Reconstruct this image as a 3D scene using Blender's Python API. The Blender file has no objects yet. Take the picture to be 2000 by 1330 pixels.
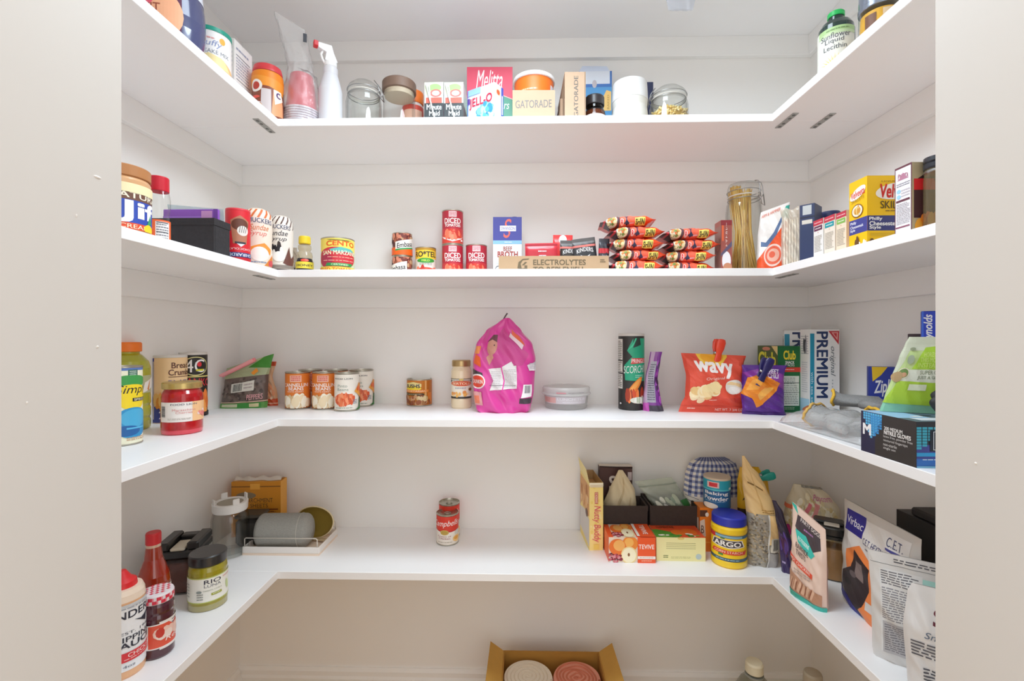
import bpy, math, random
from mathutils import Vector, Matrix
from mathutils.geometry import tessellate_polygon
from math import sin, cos, tan, atan, pi, radians
SC = bpy.context.scene; COL = SC.collection
# ---------------- camera, world, lights, exposure ----------------
EYE = 1.23; F = 910.0; PSI = atan(20/910); HOR = 660
cam = bpy.data.cameras.new('camera'); camo = bpy.data.objects.new('camera', cam); COL.objects.link(camo)
camo.location = (0, 0, EYE); camo.rotation_euler = (pi/2, 0, PSI)
cam.sensor_width = 36; cam.lens = 36*F/2000; cam.shift_y = (HOR-665)/2000; cam.clip_start = .02
SC.camera = camo
W = bpy.data.worlds.new('world'); SC.world = W; W.use_nodes = True
W.node_tree.nodes['Background'].inputs[0].default_value = (.99, .985, .985, 1)
W.node_tree.nodes['Background'].inputs[1].default_value = 1.28
SC.cycles.transparent_max_bounces = 32; SC.cycles.max_bounces = 16; SC.cycles.diffuse_bounces = 14
SC.view_settings.view_transform = 'Standard'; SC.view_settings.look = 'None'
SC.view_settings.exposure = 0.43; SC.view_settings.gamma = 1; SC.view_settings.use_curve_mapping = False
def area(name, loc, rot, size, power, col=(1, 1, 1), shape='DISK'):
    l = bpy.data.lights.new(name, 'AREA'); l.shape = shape; l.size = size; l.energy = power; l.color = col
    o = bpy.data.objects.new(name, l); COL.objects.link(o); o.location = loc; o.rotation_euler = rot; return o
area('pantry_ceiling_lamp', (0, .85, 2.46), (0, 0, 0), .45, 3.5, (.80, .93, 1.02))
area('pantry_low_fill', (0, .9, 2.08), (0, 0, 0), .40, 6.8, (.82, .94, 1.02))  # added lamp without a fixture, evens out the walls; height from shelf shadows
area('behind_camera_fill', (0, -3.2, 1.35), (pi/2, 0, 0), 2.4, 3.0, (.97, .99, 1), 'SQUARE')  # added soft light behind the camera for frontal fill; no window known there
# ---------------- pixel -> world helpers (photograph frame 2000x1330) ----------------
def ang(p): return atan((p-1000)/F)-PSI
def dep(x, y): return -x*sin(PSI)+y*cos(PSI)
def XA(p, Y): return Y*tan(ang(p))
def ZA(py, x, y): return EYE+(HOR-py)/F*dep(x, y)
SH = dict(E=EYE+.992, A=EYE+.588, B=EYE+.183, C=EYE-.217, D=EYE-.626, G=0.0)
# ---------------- materials ----------------
MATS = {}
def lin(c): return c/12.92 if c <= .04045 else ((c+.055)/1.055)**2.4
def rgb(h):
    h = h.lstrip('#')
    if len(h) == 3: h = ''.join(a+a for a in h)
    return tuple(lin(int(h[i:i+2], 16)/255) for i in (0, 2, 4))+(1,)
def pm(h, rough=.45, metal=0, noise=0, scale=60, bump=0, coat=0, trans=0, alpha=1, aniso=None):
    k = (h, rough, metal, noise, scale, bump, coat, trans, alpha)
    if k in MATS: return MATS[k]
    m = bpy.data.materials.new('paint_'+h.strip('#')); m.use_nodes = True; nt = m.node_tree; b = nt.nodes['Principled BSDF']
    b.inputs['Base Color'].default_value = rgb(h); b.inputs['Roughness'].default_value = rough; b.inputs['Metallic'].default_value = metal
    if coat: b.inputs['Coat Weight'].default_value = coat
    if trans: b.inputs['Transmission Weight'].default_value = trans
    if alpha < 1: b.inputs['Alpha'].default_value = alpha
    if noise or bump:
        tc = nt.nodes.new('ShaderNodeTexCoord'); n = nt.nodes.new('ShaderNodeTexNoise'); n.inputs['Scale'].default_value = scale; n.inputs['Detail'].default_value = 4
        nt.links.new(tc.outputs['Object'], n.inputs['Vector'])
        if noise:
            r = nt.nodes.new('ShaderNodeMix'); r.data_type = 'RGBA'; c = rgb(h)
            r.inputs[6].default_value = tuple(x*(1-noise) for x in c[:3])+(1,); r.inputs[7].default_value = tuple(min(1, x*(1+noise)) for x in c[:3])+(1,)
            nt.links.new(n.outputs['Fac'], r.inputs[0]); nt.links.new(r.outputs[2], b.inputs['Base Color'])
        if bump:
            bp = nt.nodes.new('ShaderNodeBump'); bp.inputs['Strength'].default_value = bump; bp.inputs['Distance'].default_value = .002
            nt.links.new(n.outputs['Fac'], bp.inputs['Height']); nt.links.new(bp.outputs[0], b.inputs['Normal'])
    MATS[k] = m; return m
def clear(name, tint='#f4f8f6', refl=.9, haze=0.0, edge=.35, rough=.04, hazecol='#ffffff', bump=0, dark=None):
    dark = dark or (.85 if haze > .1 else .6)
    """thin glass / clear film: transparent body, glossy at grazing angles, a little milky haze"""
    k = ('clear', name)
    if k in MATS: return MATS[k]
    m = bpy.data.materials.new(name); m.use_nodes = True; nt = m.node_tree; nt.nodes.clear()
    out = nt.nodes.new('ShaderNodeOutputMaterial'); tr = nt.nodes.new('ShaderNodeBsdfTransparent'); tr.inputs[0].default_value = rgb(tint)
    gl = nt.nodes.new('ShaderNodeBsdfGlossy'); gl.inputs['Roughness'].default_value = rough; gl.inputs[0].default_value = (refl, refl, refl, 1)
    df = nt.nodes.new('ShaderNodeBsdfDiffuse'); df.inputs[0].default_value = rgb(hazecol)
    lw = nt.nodes.new('ShaderNodeLayerWeight'); lw.inputs[0].default_value = edge
    pw = nt.nodes.new('ShaderNodeMath'); pw.operation = 'POWER'; pw.inputs[1].default_value = 2.6; mu = nt.nodes.new('ShaderNodeMath'); mu.operation = 'MULTIPLY_ADD'; mu.inputs[1].default_value = .55; mu.inputs[2].default_value = .035
    nt.links.new(lw.outputs['Facing'], pw.inputs[0]); nt.links.new(pw.outputs[0], mu.inputs[0])
    m1 = nt.nodes.new('ShaderNodeMixShader'); m1.inputs[0].default_value = haze
    m2 = nt.nodes.new('ShaderNodeMixShader')
    cx = nt.nodes.new('ShaderNodeMix'); cx.data_type = 'RGBA'; cp = nt.nodes.new('ShaderNodeMath'); cp.operation = 'POWER'; cp.inputs[1].default_value = 2.2; nt.links.new(lw.outputs['Facing'], cp.inputs[0]); nt.links.new(cp.outputs[0], cx.inputs[0])
    c0 = rgb(tint); cx.inputs[6].default_value = c0; cx.inputs[7].default_value = tuple(q*dark for q in c0[:3])+(1,); nt.links.new(cx.outputs[2], tr.inputs[0])
    nt.links.new(tr.outputs[0], m1.inputs[1]); nt.links.new(df.outputs[0], m1.inputs[2])
    nt.links.new(mu.outputs[0], m2.inputs[0]); nt.links.new(m1.outputs[0], m2.inputs[1]); nt.links.new(gl.outputs[0], m2.inputs[2])
    nt.links.new(m2.outputs[0], out.inputs[0])
    if bump:
        n = nt.nodes.new('ShaderNodeTexNoise'); n.inputs['Scale'].default_value = 45; n.inputs['Detail'].default_value = 3
        tc = nt.nodes.new('ShaderNodeTexCoord'); nt.links.new(tc.outputs['Object'], n.inputs['Vector'])
        bp = nt.nodes.new('ShaderNodeBump'); bp.inputs['Strength'].default_value = bump; bp.inputs['Distance'].default_value = .01
        nt.links.new(n.outputs['Fac'], bp.inputs['Height'])
        for q in (gl, lw): nt.links.new(bp.outputs[0], q.inputs['Normal'])
    MATS[k] = m; return m
GLASS = clear('clear_glass', '#fbfcfb'); FILM = clear('clear_film', '#fafafa', .9, .20, .45, .15, bump=.8, dark=.85)
PLAST = clear('cloudy_plastic', '#eeeeee', .8, .22, .35, .2, dark=.8)
TIN = lambda: pm('#b9b4a6', .3, .9); STEEL = lambda: pm('#aaaaaa', .3, 1.0)
def card(c='#a98a6a'): return pm(c, .85, noise=.06, scale=40)
def asmat(c): return c if isinstance(c, bpy.types.Material) else pm(c)
# ---------------- 2-D printing primitives ----------------
_tc = {}
def glyphs(s, bold=0, sh=0):
    k = (s, bold, sh)
    if k in _tc: return _tc[k]
    cu = bpy.data.curves.new('t', 'FONT'); cu.body = s; cu.size = 1; cu.fill_mode = 'FRONT';  cu.resolution_u = 3; cu.shear = sh
    o = bpy.data.objects.new('t', cu); me = bpy.data.meshes.new_from_object(o)
    vs = [(v.co.x, v.co.y) for v in me.vertices]; fs = [[vs[i] for i in p.vertices] for p in me.polygons]
    bpy.data.objects.remove(o); bpy.data.curves.remove(cu); bpy.data.meshes.remove(me)
    if not vs: _tc[k] = []; return []
    x0 = min(v[0] for v in vs); x1 = max(v[0] for v in vs); y0 = min(v[1] for v in vs); y1 = max(v[1] for v in vs)
    r = [[((a-x0)/(x1-x0), (b-y0)/(y1-y0)) for a, b in f] for f in fs]
    # heavier weight: the same glyphs set again a hair to each side, each on its own ink layer
    dx, dy = bold*.5/(x1-x0), bold*.4/(y1-y0)
    r = [[[(a+q, b+w) for a, b in f] for f in r] for q, w in (((0, 0),) if not bold else ((dx, 0), (-dx, 0)) if bold < .03 else ((dx, dy), (-dx, -dy), (dx, -dy), (-dx, dy)))]
    _tc[k] = r; return r
def T(s, x0, y0, x1, y1, c, b=.02, sh=0, rot=0, arc=0, slope=0):
    res = []
    for cp in glyphs(s, b, sh):
      out = []; res.append((out, c))
      for f in cp:
        g = []
        for a, d in f:
            if rot == 90: X, Y = 1-d, a
            elif rot == -90: X, Y = d, 1-a
            elif rot == 180: X, Y = 1-a, 1-d
            else: X, Y = a, d
            g.append((x0+(x1-x0)*X, y0+(y1-y0)*Y + arc*(1-(2*X-1)**2) + slope*(X-.5)))
        out.append(g)
    return res
def R(x0, y0, x1, y1, c): return [([[(x0, y0), (x1, y0), (x1, y1), (x0, y1)]], c)]
def E(cx, cy, rx, ry, c, n=20, a=0):
    p = [(cx+rx*cos(2*pi*i/n)*cos(a)-ry*sin(2*pi*i/n)*sin(a), cy+rx*cos(2*pi*i/n)*sin(a)+ry*sin(2*pi*i/n)*cos(a)) for i in range(n)]
    return [([p], c)]
def P(pts, c):
    tr = tessellate_polygon([[Vector((a, b, 0)) for a, b in pts]])
    return [([[pts[i] for i in t] for t in tr], c)]
def L(x0, y0, x1, y1, n, c, seed=1, fill=.45, words=True):
    rn = random.Random(seed); out = []; hh = (y1-y0)/n
    for i in range(n):
        y = y0+hh*(i+.3); xe = x1-(x1-x0)*rn.choice((0, 0, .05, .2)); x = x0
        if not words: out.append([(x0, y), (x1, y), (x1, y+hh*fill), (x0, y+hh*fill)]); continue
        while x < xe:
            w = (x1-x0)*rn.uniform(.06, .22); e = min(x+w, xe); out.append([(x, y), (e, y), (e, y+hh*fill), (x, y+hh*fill)]); x = e+(x1-x0)*.03
    return [(out, c)]
def BAR(x0, y0, x1, y1, c='#222', horiz=False, seed=3):
    rn = random.Random(seed); out = []; a, b = (y0, y1) if horiz else (x0, x1); t = a
    while t < b:
        w = (b-a)*rn.choice((.015, .03, .05)); e = min(t+w, b)
        out.append([(x0, t), (x1, t), (x1, e), (x0, e)] if horiz else [(t, y0), (e, y0), (e, y1), (t, y1)]); t = e+(b-a)*rn.choice((.02, .03))
    return [(out, c)]
def BL(cx, cy, rx, ry, n, s, cols, seed=1, asp=1.0, n2=9):
    """heap of n blobs inside an ellipse (food pictures on labels)"""
    rn = random.Random(seed); out = []
    for i in range(n):
        a = rn.uniform(0, 2*pi); q = math.sqrt(rn.random())
        k = s*rn.uniform(.7, 1.2); out += E(cx+rx*q*cos(a), cy+ry*q*sin(a), k, k*asp*rn.uniform(.7, 1), rn.choice(cols), n2, rn.uniform(0, 3) if asp == 1 else 0)
    return out
def xf(des, x0, y0, x1, y1):
    return [([[(x0+(x1-x0)*a, y0+(y1-y0)*b) for a, b in f] for f in fs], c) for fs, c in des]
def clipd(des, u0, v0, u1, v1):
    out = []
    for fs, c in des:
        r = []
        for f in fs:
            for ax, cc, keep in ((0, u0, 1), (0, u1, 0), (1, v0, 1), (1, v1, 0)):
                if not f: break
                f = split(f, ax, cc)[keep]
            if f and len(f) > 2: r.append(f)
        if r: out.append((r, c))
    return out
def split(poly, ax, c):
    lo, hi = [], []; n = len(poly)
    for i in range(n):
        p, q = poly[i], poly[(i+1) % n]
        if isinstance(ax, tuple): dp, dq = (ax[0]*p[0]+ax[1]*p[1]-c)*.02, (ax[0]*q[0]+ax[1]*q[1]-c)*.02
        else: dp, dq = p[ax]-c, q[ax]-c
        if dp <= 1e-9: lo.append(p)
        if dp >= -1e-9: hi.append(p)
        if (dp < -1e-9 and dq > 1e-9) or (dp > 1e-9 and dq < -1e-9):
            t = dp/(dp-dq); m = (p[0]+(q[0]-p[0])*t, p[1]+(q[1]-p[1])*t); lo.append(m); hi.append(m)
    return lo, hi
def cut(polys, ax, lines):
    out = []
    for p in polys:
        vv = [ax[0]*q[0]+ax[1]*q[1] if isinstance(ax, tuple) else q[ax] for q in p]; a = min(vv); b = max(vv); cur = p
        for l in lines:
            if l <= a+1e-7: continue
            if l >= b-1e-7: break
            lo, hi = split(cur, ax, l)
            if len(lo) > 2: out.append(lo)
            cur = hi
            if len(cur) < 3: break
        if len(cur) > 2: out.append(cur)
    return out
# ---------------- mesh builder ----------------
class MB:
    def __init__(s): s.v = []; s.f = []; s.m = []; s.sm = []; s.mats = []
    def mi(s, c):
        m = asmat(c)
        if m not in s.mats: s.mats.append(m)
        return s.mats.index(m)
    def add(s, vs, fs, c, smooth=False):
        b = len(s.v); s.v += [tuple(v) for v in vs]; k = s.mi(c)
        for f in fs: s.f.append([b+i for i in f]); s.m.append(k); s.sm.append(smooth)
        return s
    def box(s, x0, y0, z0, x1, y1, z1, c, ch=0):
        if ch <= 0:
            vs = [(x, y, z) for z in (z0, z1) for y in (y0, y1) for x in (x0, x1)]
            return s.add(vs, [(0, 2, 3, 1), (4, 5, 7, 6), (0, 1, 5, 4), (2, 6, 7, 3), (0, 4, 6, 2), (1, 3, 7, 5)], c)
        ch = min(ch, (x1-x0)/2.01, (y1-y0)/2.01, (z1-z0)/2.01)
        vs = []; idx = {}
        for i, (x, dx) in enumerate(((x0, 1), (x1, -1))):
            for j, (y, dy) in enumerate(((y0, 1), (y1, -1))):
                for k, (z, dz) in enumerate(((z0, 1), (z1, -1))):
                    idx[i, j, k, 0] = len(vs); vs.append((x, y+dy*ch, z+dz*ch))
                    idx[i, j, k, 1] = len(vs); vs.append((x+dx*ch, y, z+dz*ch))
                    idx[i, j, k, 2] = len(vs); vs.append((x+dx*ch, y+dy*ch, z))
        fs = []
        g = lambda i, j, k, a: idx[i, j, k, a]
        for i in (0, 1):
            q = [g(i, 0, 0, 0), g(i, 1, 0, 0), g(i, 1, 1, 0), g(i, 0, 1, 0)]; fs.append(q if i else q[::-1])
            q = [g(0, i, 0, 1), g(1, i, 0, 1), g(1, i, 1, 1), g(0, i, 1, 1)]; fs.append(q[::-1] if i else q)
            q = [g(0, 0, i, 2), g(1, 0, i, 2), g(1, 1, i, 2), g(0, 1, i, 2)]; fs.append(q if i else q[::-1])
        for i in (0, 1):
            for j in (0, 1):
                fs.append([g(i, j, 0, 0), g(i, j, 1, 0), g(i, j, 1, 1), g(i, j, 0, 1)])
                fs.append([g(i, 0, j, 0), g(i, 1, j, 0), g(i, 1, j, 2), g(i, 0, j, 2)])
                fs.append([g(0, i, j, 1), g(1, i, j, 1), g(1, i, j, 2), g(0, i, j, 2)])
                for k in (0, 1): fs.append([g(i, j, k, 0), g(i, j, k, 1), g(i, j, k, 2)])
        cen = Vector(((x0+x1)/2, (y0+y1)/2, (z0+z1)/2)); out = []
        for f in fs:
            a, b, d = (Vector(vs[f[t]]) for t in (0, 1, 2)); n = (b-a).cross(d-a)
            out.append(f if n.dot((a+b+d)/3-cen) > 0 else f[::-1])
        return s.add(vs, out, c)
    def lathe(s, prof, c, n=40, ox=0, oy=0, sq=1, pw=2, cap0=True, cap1=True, smooth=True, xs=1.0, rot=0):
        """prof: (r, z[, colour]) rings; pw>2 makes the section squarish; sq squashes y"""
        def ring(r, z):
            o = []
            for i in range(n):
                a = 2*pi*i/n+rot; ca, sa = cos(a), sin(a); k = (abs(ca)**pw+abs(sa)**pw)**(-1/pw)
                o.append((ox+r*k*ca*xs, oy+r*k*sa*sq, z))
            return o
        rs = [ring(p[0], p[1]) for p in prof]; cs = [p[2] if len(p) > 2 else c for p in prof]
        for j in range(len(prof)-1):
            sharp = rs[j]+rs[j+1]
            s.add(sharp, [(i, (i+1) % n, n+(i+1) % n, n+i) for i in range(n)], cs[j], smooth)
        if cap0: s.add(rs[0], [tuple(range(n))[::-1]], cs[0])
        if cap1: s.add(rs[-1], [tuple(range(n))], cs[-1] if len(prof[-1]) > 2 else c)
        return s
    def grid(s, fn, nu, nv, c, smooth=True, flip=False, cu=False):
        vs = [fn(i/nu, j/nv) for j in range(nv+1) for i in range(nu+1)]; w = nu+1
        fs = [(j*w+i, j*w+i+1, (j+1)*w+i+1, (j+1)*w+i) for j in range(nv) for i in range(nu)]
        if flip: fs = [f[::-1] for f in fs]
        return s.add(vs, fs, c, smooth)
    def tube(s, pts, r, c, n=8, closed=False):
        pts = [Vector(p) for p in pts]; m = len(pts); vs = []; up = Vector((0, 0, 1)); prev = None
        for i, p in enumerate(pts):
            d = (pts[(i+1) % m]-pts[i-1]) if closed else (pts[min(i+1, m-1)]-pts[max(i-1, 0)]); d.normalize()
            a = prev if prev is not None else (up if abs(d.z) < .9 else Vector((1, 0, 0)))
            a = (a-d*a.dot(d)); a = a.normalized() if a.length > 1e-6 else d.orthogonal().normalized(); prev = a; b = d.cross(a)
            vs += [p+(a*cos(2*pi*k/n)+b*sin(2*pi*k/n))*r for k in range(n)]
        fs = [(i*n+k, i*n+(k+1) % n, ((i+1) % m)*n+(k+1) % n, ((i+1) % m)*n+k) for i in range(m if closed else m-1) for k in range(n)]
        if not closed: fs += [tuple(range(n))[::-1], tuple((m-1)*n+k for k in range(n))]
        return s.add(vs, fs, c, True)
    def pr(s, des, surf, ul=(), vl=(), l0=0, eps=.00025, le=.00006, dg=None):
        """print a 2-D design on surf(u, v, lift) -> point"""
        le = min(le, .0022/max(1, len(des)))
        for i, (polys, c) in enumerate(des):
            ps = cut(polys, 0, ul) if ul else polys
            ps = cut(ps, 1, vl) if vl else ps
            if dg: ps = cut(ps, dg, range(1, dg[0]+dg[1]))
            e = eps+le*(i+l0); vs = []; fs = []
            for p in ps:
                b = len(vs); q = [Vector(surf(a, d, e)) for a, d in p]; vs += q; fs.append(list(range(b, b+len(p))))
            # orient outward
            o = []
            for f, p in zip(fs, ps):
                nrm = Vector((0, 0, 0))
                for t in range(1, len(f)-1): nrm += (vs[f[t]]-vs[f[0]]).cross(vs[f[t+1]]-vs[f[0]])
                a = sum(x[0] for x in p)/len(p); d = sum(x[1] for x in p)/len(p)
                out = Vector(surf(a, d, .01))-Vector(surf(a, d, 0)); o.append(f if nrm.dot(out) >= 0 else f[::-1])
            s.add(vs, o, c, bool(ul))
        return s
    def xform(s, M, start=0):
        s.v[start:] = [tuple(M @ Vector(v)) for v in s.v[start:]]; return s
    def build(s, name, parent=None, loc=(0, 0, 0), rz=0, weld=False):
        me = bpy.data.meshes.new(name); me.from_pydata(s.v, [], s.f)
        for m in s.mats: me.materials.append(m)
        me.polygons.foreach_set('material_index', s.m); me.polygons.foreach_set('use_smooth', s.sm); me.update()
        o = bpy.data.objects.new(name, me); COL.objects.link(o)
        if parent: o.parent = parent
        o.location = loc; o.rotation_euler = (0, 0, rz); return o
def tag(o, label, cat, group=None, kind=None):
    o['label'] = label; o['category'] = cat
    if group: o['group'] = group
    if kind: o['kind'] = kind
    return o
def thing(name, label, cat, loc, rz=0, group=None, rx=0, ry=0):
    o = bpy.data.objects.new(name, None); COL.objects.link(o); o.empty_display_size = .02
    o.location = loc; o.rotation_euler = (rx, ry, rz); return tag(o, label, cat, group)
def one(mb, name, label, cat, loc, rz=0, group=None, rx=0, ry=0):
    o = mb.build(name, None, loc, rz); o.rotation_euler = (rx, ry, rz); return tag(o, label, cat, group)
def struct(mb, name): o = mb.build(name); o['kind'] = 'structure'; return o
# ---------------- surfaces ----------------
def plane(o, u, v, n):
    o, u, v, n = map(Vector, (o, u, v, n)); return lambda a, b, e: o+u*a+v*b+n*e
def cyls(prof, z0, z1, sq=1, pw=2, amax=90):
    """u -1..1 = -90..90 degrees round the front (-y), v 0..1 = z0..z1; radius follows the profile"""
    def rad(z):
        for (a, b) in zip(prof, prof[1:]):
            if a[1] <= z <= b[1] and b[1] > a[1]: return a[0]+(b[0]-a[0])*(z-a[1])/(b[1]-a[1])
        return prof[0][0] if z < prof[0][1] else prof[-1][0]
    def f(u, v, e):
        z = z0+(z1-z0)*v; t = u*radians(amax); ca, sa = sin(t), -cos(t); k = (abs(ca)**pw+abs(sa)**pw)**(-1/pw); r = rad(z)*k
        return (r*ca+e*ca, r*sa*sq+e*sa, z)
    return f
UL = [i/16 for i in range(-32, 33)]
# ---------------- fitting ----------------
def cylfit(p0, p1, pt, sh, Y=None, X=None, pb=None, zb=None):
    z0 = SH[sh] if zb is None else zb
    a0, a1 = ang(p0), ang(p1); th = (a0+a1)/2; k = sin((a1-a0)/2); c = cos(th+PSI)
    if pb is not None: D = (EYE-z0)*F/(pb-HOR)/c/(1-k)
    elif X is not None: D = abs(X/sin(th))
    else: D = Y/cos(th)
    r = D*k; d = (D-r)*c if pt < HOR else (D+r)*c
    zt = EYE+(HOR-pt)/F*d
    return dict(loc=(D*sin(th), D*cos(th), z0), r=r, h=zt-z0, rz=-th)
def boxfit(pc, pt, sh, Y=None, X=None, pb=None, rot=0, pR=None, pL=None, w=None, d=None, zb=None, side='L'):
    """pc = pixel of nearest vertical edge. side L: front face runs right of it (box right of centre); side R: front face runs left"""
    z0 = SH[sh] if zb is None else zb; a = ang(pc); ro = radians(rot)
    if pb is not None: Y = (EYE-z0)*F/(pb-HOR)/cos(a+PSI)*cos(a)
    elif X is not None: Y = X/tan(a)
    X = Y*tan(a); u = Vector((cos(ro), sin(ro))); b = Vector((-sin(ro), cos(ro)))
    def ray(dr, p):
        t = tan(ang(p)); return (Y*t-X)/(dr.x-dr.y*t)
    if side == 'L':
        if w is None: w = abs(ray(u, pR))
        if d is None: d = abs(ray(b, pL))
        c = Vector((X, Y))+u*w/2+b*d/2
    else:
        if w is None: w = abs(ray(-u, pL))
        if d is None: d = abs(ray(b, pR))
        c = Vector((X, Y))-u*w/2+b*d/2
    h = ZA(pt, X, Y)-z0
    return dict(loc=(c.x, c.y, z0), w=w, d=d, h=h, rz=ro)
def bagfit(rows, Y, rz, sh, zb=None):
    """rows bottom to top: (py at middle, px left, px right, front thickness, back thickness)"""
    z0 = SH[sh] if zb is None else zb; r = radians(rz); u = Vector((cos(r), sin(r)))
    X = XA((rows[0][1]+rows[0][2])/2, Y)
    def t(p): q = tan(ang(p)); return (Y*q-X)/(u.x-u.y*q)
    ks = []
    for py, a, b, tf, tb in rows:
        ta, tb_ = t(a), t(b); m = (ta+tb_)/2; ks.append((ZA(py, X+u.x*m, Y+u.y*m)-z0, ta, tb_, tf, tb))
    h = ks[-1][0]; ks = [((0 if i == 0 else k[0]/h),)+k[1:] for i, k in enumerate(ks)]
    return dict(loc=(X, Y, z0), rz=r, keys=ks, h=h)
# ---------------- generic builders ----------------
def box_print(mb, w, d, h, **f):
    S = dict(F=plane((-w/2, -d/2, 0), (w, 0, 0), (0, 0, h), (0, -1, 0)), L=plane((-w/2, d/2, 0), (0, -d, 0), (0, 0, h), (-1, 0, 0)),
             R=plane((w/2, -d/2, 0), (0, d, 0), (0, 0, h), (1, 0, 0)), T=plane((-w/2, -d/2, h), (w, 0, 0), (0, d, 0), (0, 0, 1)))
    for k, v in f.items(): mb.pr(clipd(v, 0, 0, 1, 1), S[k])
def carton(name, label, cat, g, base, group=None, F=None, L=None, R=None, T=None, extra=None, rx=0):
    mb = MB(); w, d, h = g['w'], g['d'], g['h']; mb.box(-w/2, -d/2, 0, w/2, d/2, h, base, .0007)
    box_print(mb, w, d, h, **{k: v for k, v in dict(F=F, L=L, R=R, T=T).items() if v})
    if extra: extra(mb, w, d, h)
    return one(mb, name, label, cat, g['loc'], g['rz'], group, rx=rx)
def can(name, label, g, des, group=None, turn=0, top='#b9b4a6', lab0=.04, lab1=.96, loc=None, tab=False, cat='can', band=TIN, parent_name='can'):
    r, h = g['r'], g['h']; t = thing(name, label, cat, loc or g['loc'], g['rz']+radians(turn), group)
    b = MB(); k = .0016
    prof = [(r-k, 0), (r, .0015), (r, .003), (r-k, .0045), (r-k, h-.0045), (r, h-.003), (r, h-.0008), (r-k, h), (r-k*1.4, h-.003), (r*.86, h-.003), (r*.84, h-.0045), (.001, h-.0045)]
    b.lathe(prof, band(), 48); b.build('can_body', t)
    if tab:
        q = MB(); q.tube([(cos(a)*r*.26, -r*.15+sin(a)*r*.2, h-.0022) for a in [2*pi*i/14 for i in range(14)]], .0013, TIN(), 6, True); q.build('pull_tab', t)
    m = MB(); z0, z1 = h*lab0, h*lab1; pf = [(r-k+.0007, z0), (r-k+.0007, z1)]
    m.lathe(pf, des[0], 48, cap0=False, cap1=False); m.pr(clipd(des[1], -2, 0, 2, 1), cyls(pf, z0, z1), UL); m.build('paper_label', t); return t
def pouch(keys, h, fn=None, p=2.6, wr=.002, seed=0, skew=0, ripple=0):
    """stand-up bag surface. keys: (v, xl, xr, tfront, tback). returns front(u,v,e), back(u,v,e)"""
    rn = random.Random(seed); W_ = [(rn.uniform(6, 26), rn.uniform(6, 26), rn.uniform(0, 6), rn.uniform(.3, 1)) for _ in range(7)]
    def kk(v):
        for a, b in zip(keys, keys[1:]):
            if v <= b[0]:
                t = (v-a[0])/(b[0]-a[0]) if b[0] > a[0] else 0; t = t*t*(3-2*t)*.5+t*.5
                return [a[i]+(b[i]-a[i])*t for i in range(1, 5)]
        return keys[-1][1:]
    def base(u, v, sgn):
        xl, xr, tf, tb = kk(min(max(v, 0), 1)); q = max(0, 1-abs(2*u-1)**p); x = xl+(xr-xl)*u
        n = sum(c*(sin(a*u+b*v*1.3+d) if k_ % 2 else 1.5*(abs(sin(a*.6*u+b*.8*v+d))-.64)) for k_, (a, b, d, c) in enumerate(W_))/3*wr*min(1, q*3)*min(1, (tf if sgn < 0 else tb)*90)
        y = -tf*math.sqrt(q)+n if sgn < 0 else tb*math.sqrt(q)+n
        z = v*h+skew*(u-.5)*v+ripple*sin(u*9+seed)*v*v
        P3 = Vector((x, y, z)); return fn(P3, u, v) if fn else P3
    def mk(sgn):
        def f(u, v, e=0):
            q = base(u, v, sgn)
            if not e: return q
            d = .01; a = base(min(u+d, 1), v, sgn)-base(max(u-d, 0), v, sgn); b = base(u, min(v+d, 1), sgn)-base(u, max(v-d, 0), sgn)
            n = a.cross(b); n = n.normalized() if n.length > 1e-12 else Vector((0, -1, 0))
            if sgn > 0: n = -n
            return q+n*e
        return f
    return mk(-1), mk(1)
def bag(name, label, cat, loc, rz, keys, h, base, des=(), bdes=(), group=None, nu=26, nv=30, thing_=None, part='pouch', **kw):
    f, bk = pouch(keys, h, **kw); mb = MB(); base = asmat(base)
    def facet(fn_):
        pos = [[fn_(i/nu, j/nv) for i in range(nu+1)] for j in range(nv+1)]; lift = [[(fn_(i/nu, j/nv, .01)-pos[j][i]).normalized() for i in range(nu+1)] for j in range(nv+1)]
        def S(u, v, e=0):
            U, V = u*nu, v*nv; i = min(max(int(U), 0), nu-1); j = min(max(int(V), 0), nv-1); a, b = U-i, V-j
            if a+b <= 1: w = ((j, i, 1-a-b), (j, i+1, a), (j+1, i, b))
            else: w = ((j+1, i+1, a+b-1), (j+1, i, 1-a), (j, i+1, 1-b))
            q = Vector((0, 0, 0))
            for jj, ii, k in w: q += (pos[jj][ii]+lift[jj][ii]*e)*k
            return q
        return pos, S
    for k_, fn_ in ((0, f), (1, bk)):
        pos, S_ = facet(fn_); w = nu+1; vs = [p for r_ in pos for p in r_]; fs = []
        for j in range(nv):
            for i in range(nu):
                q = (j*w+i, j*w+i+1, (j+1)*w+i), (j*w+i+1, (j+1)*w+i+1, (j+1)*w+i); fs += [t[::-1] for t in q] if k_ else q
        mb.add(vs, fs, base, True)
        if not k_: f = S_
        else: bk = S_
    mb.add([f(i/nu, 0) for i in range(nu+1)]+[bk(i/nu, 0) for i in range(nu+1)], [(i, nu+1+i, nu+2+i, i+1) for i in range(nu)], base)
    ul = [i/nu for i in range(1, nu)]; vl = [i/nv for i in range(1, nv)]
    if des: mb.pr(clipd(des, 0, 0, 1, 1), f, ul, vl, eps=.0003, le=.0001, dg=(nu, nv))
    if bdes: mb.pr(bdes, bk, ul, vl, eps=.0005)
    if thing_: return mb.build(part, thing_)
    return one(mb, name, label, cat, loc, rz, group)
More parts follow.
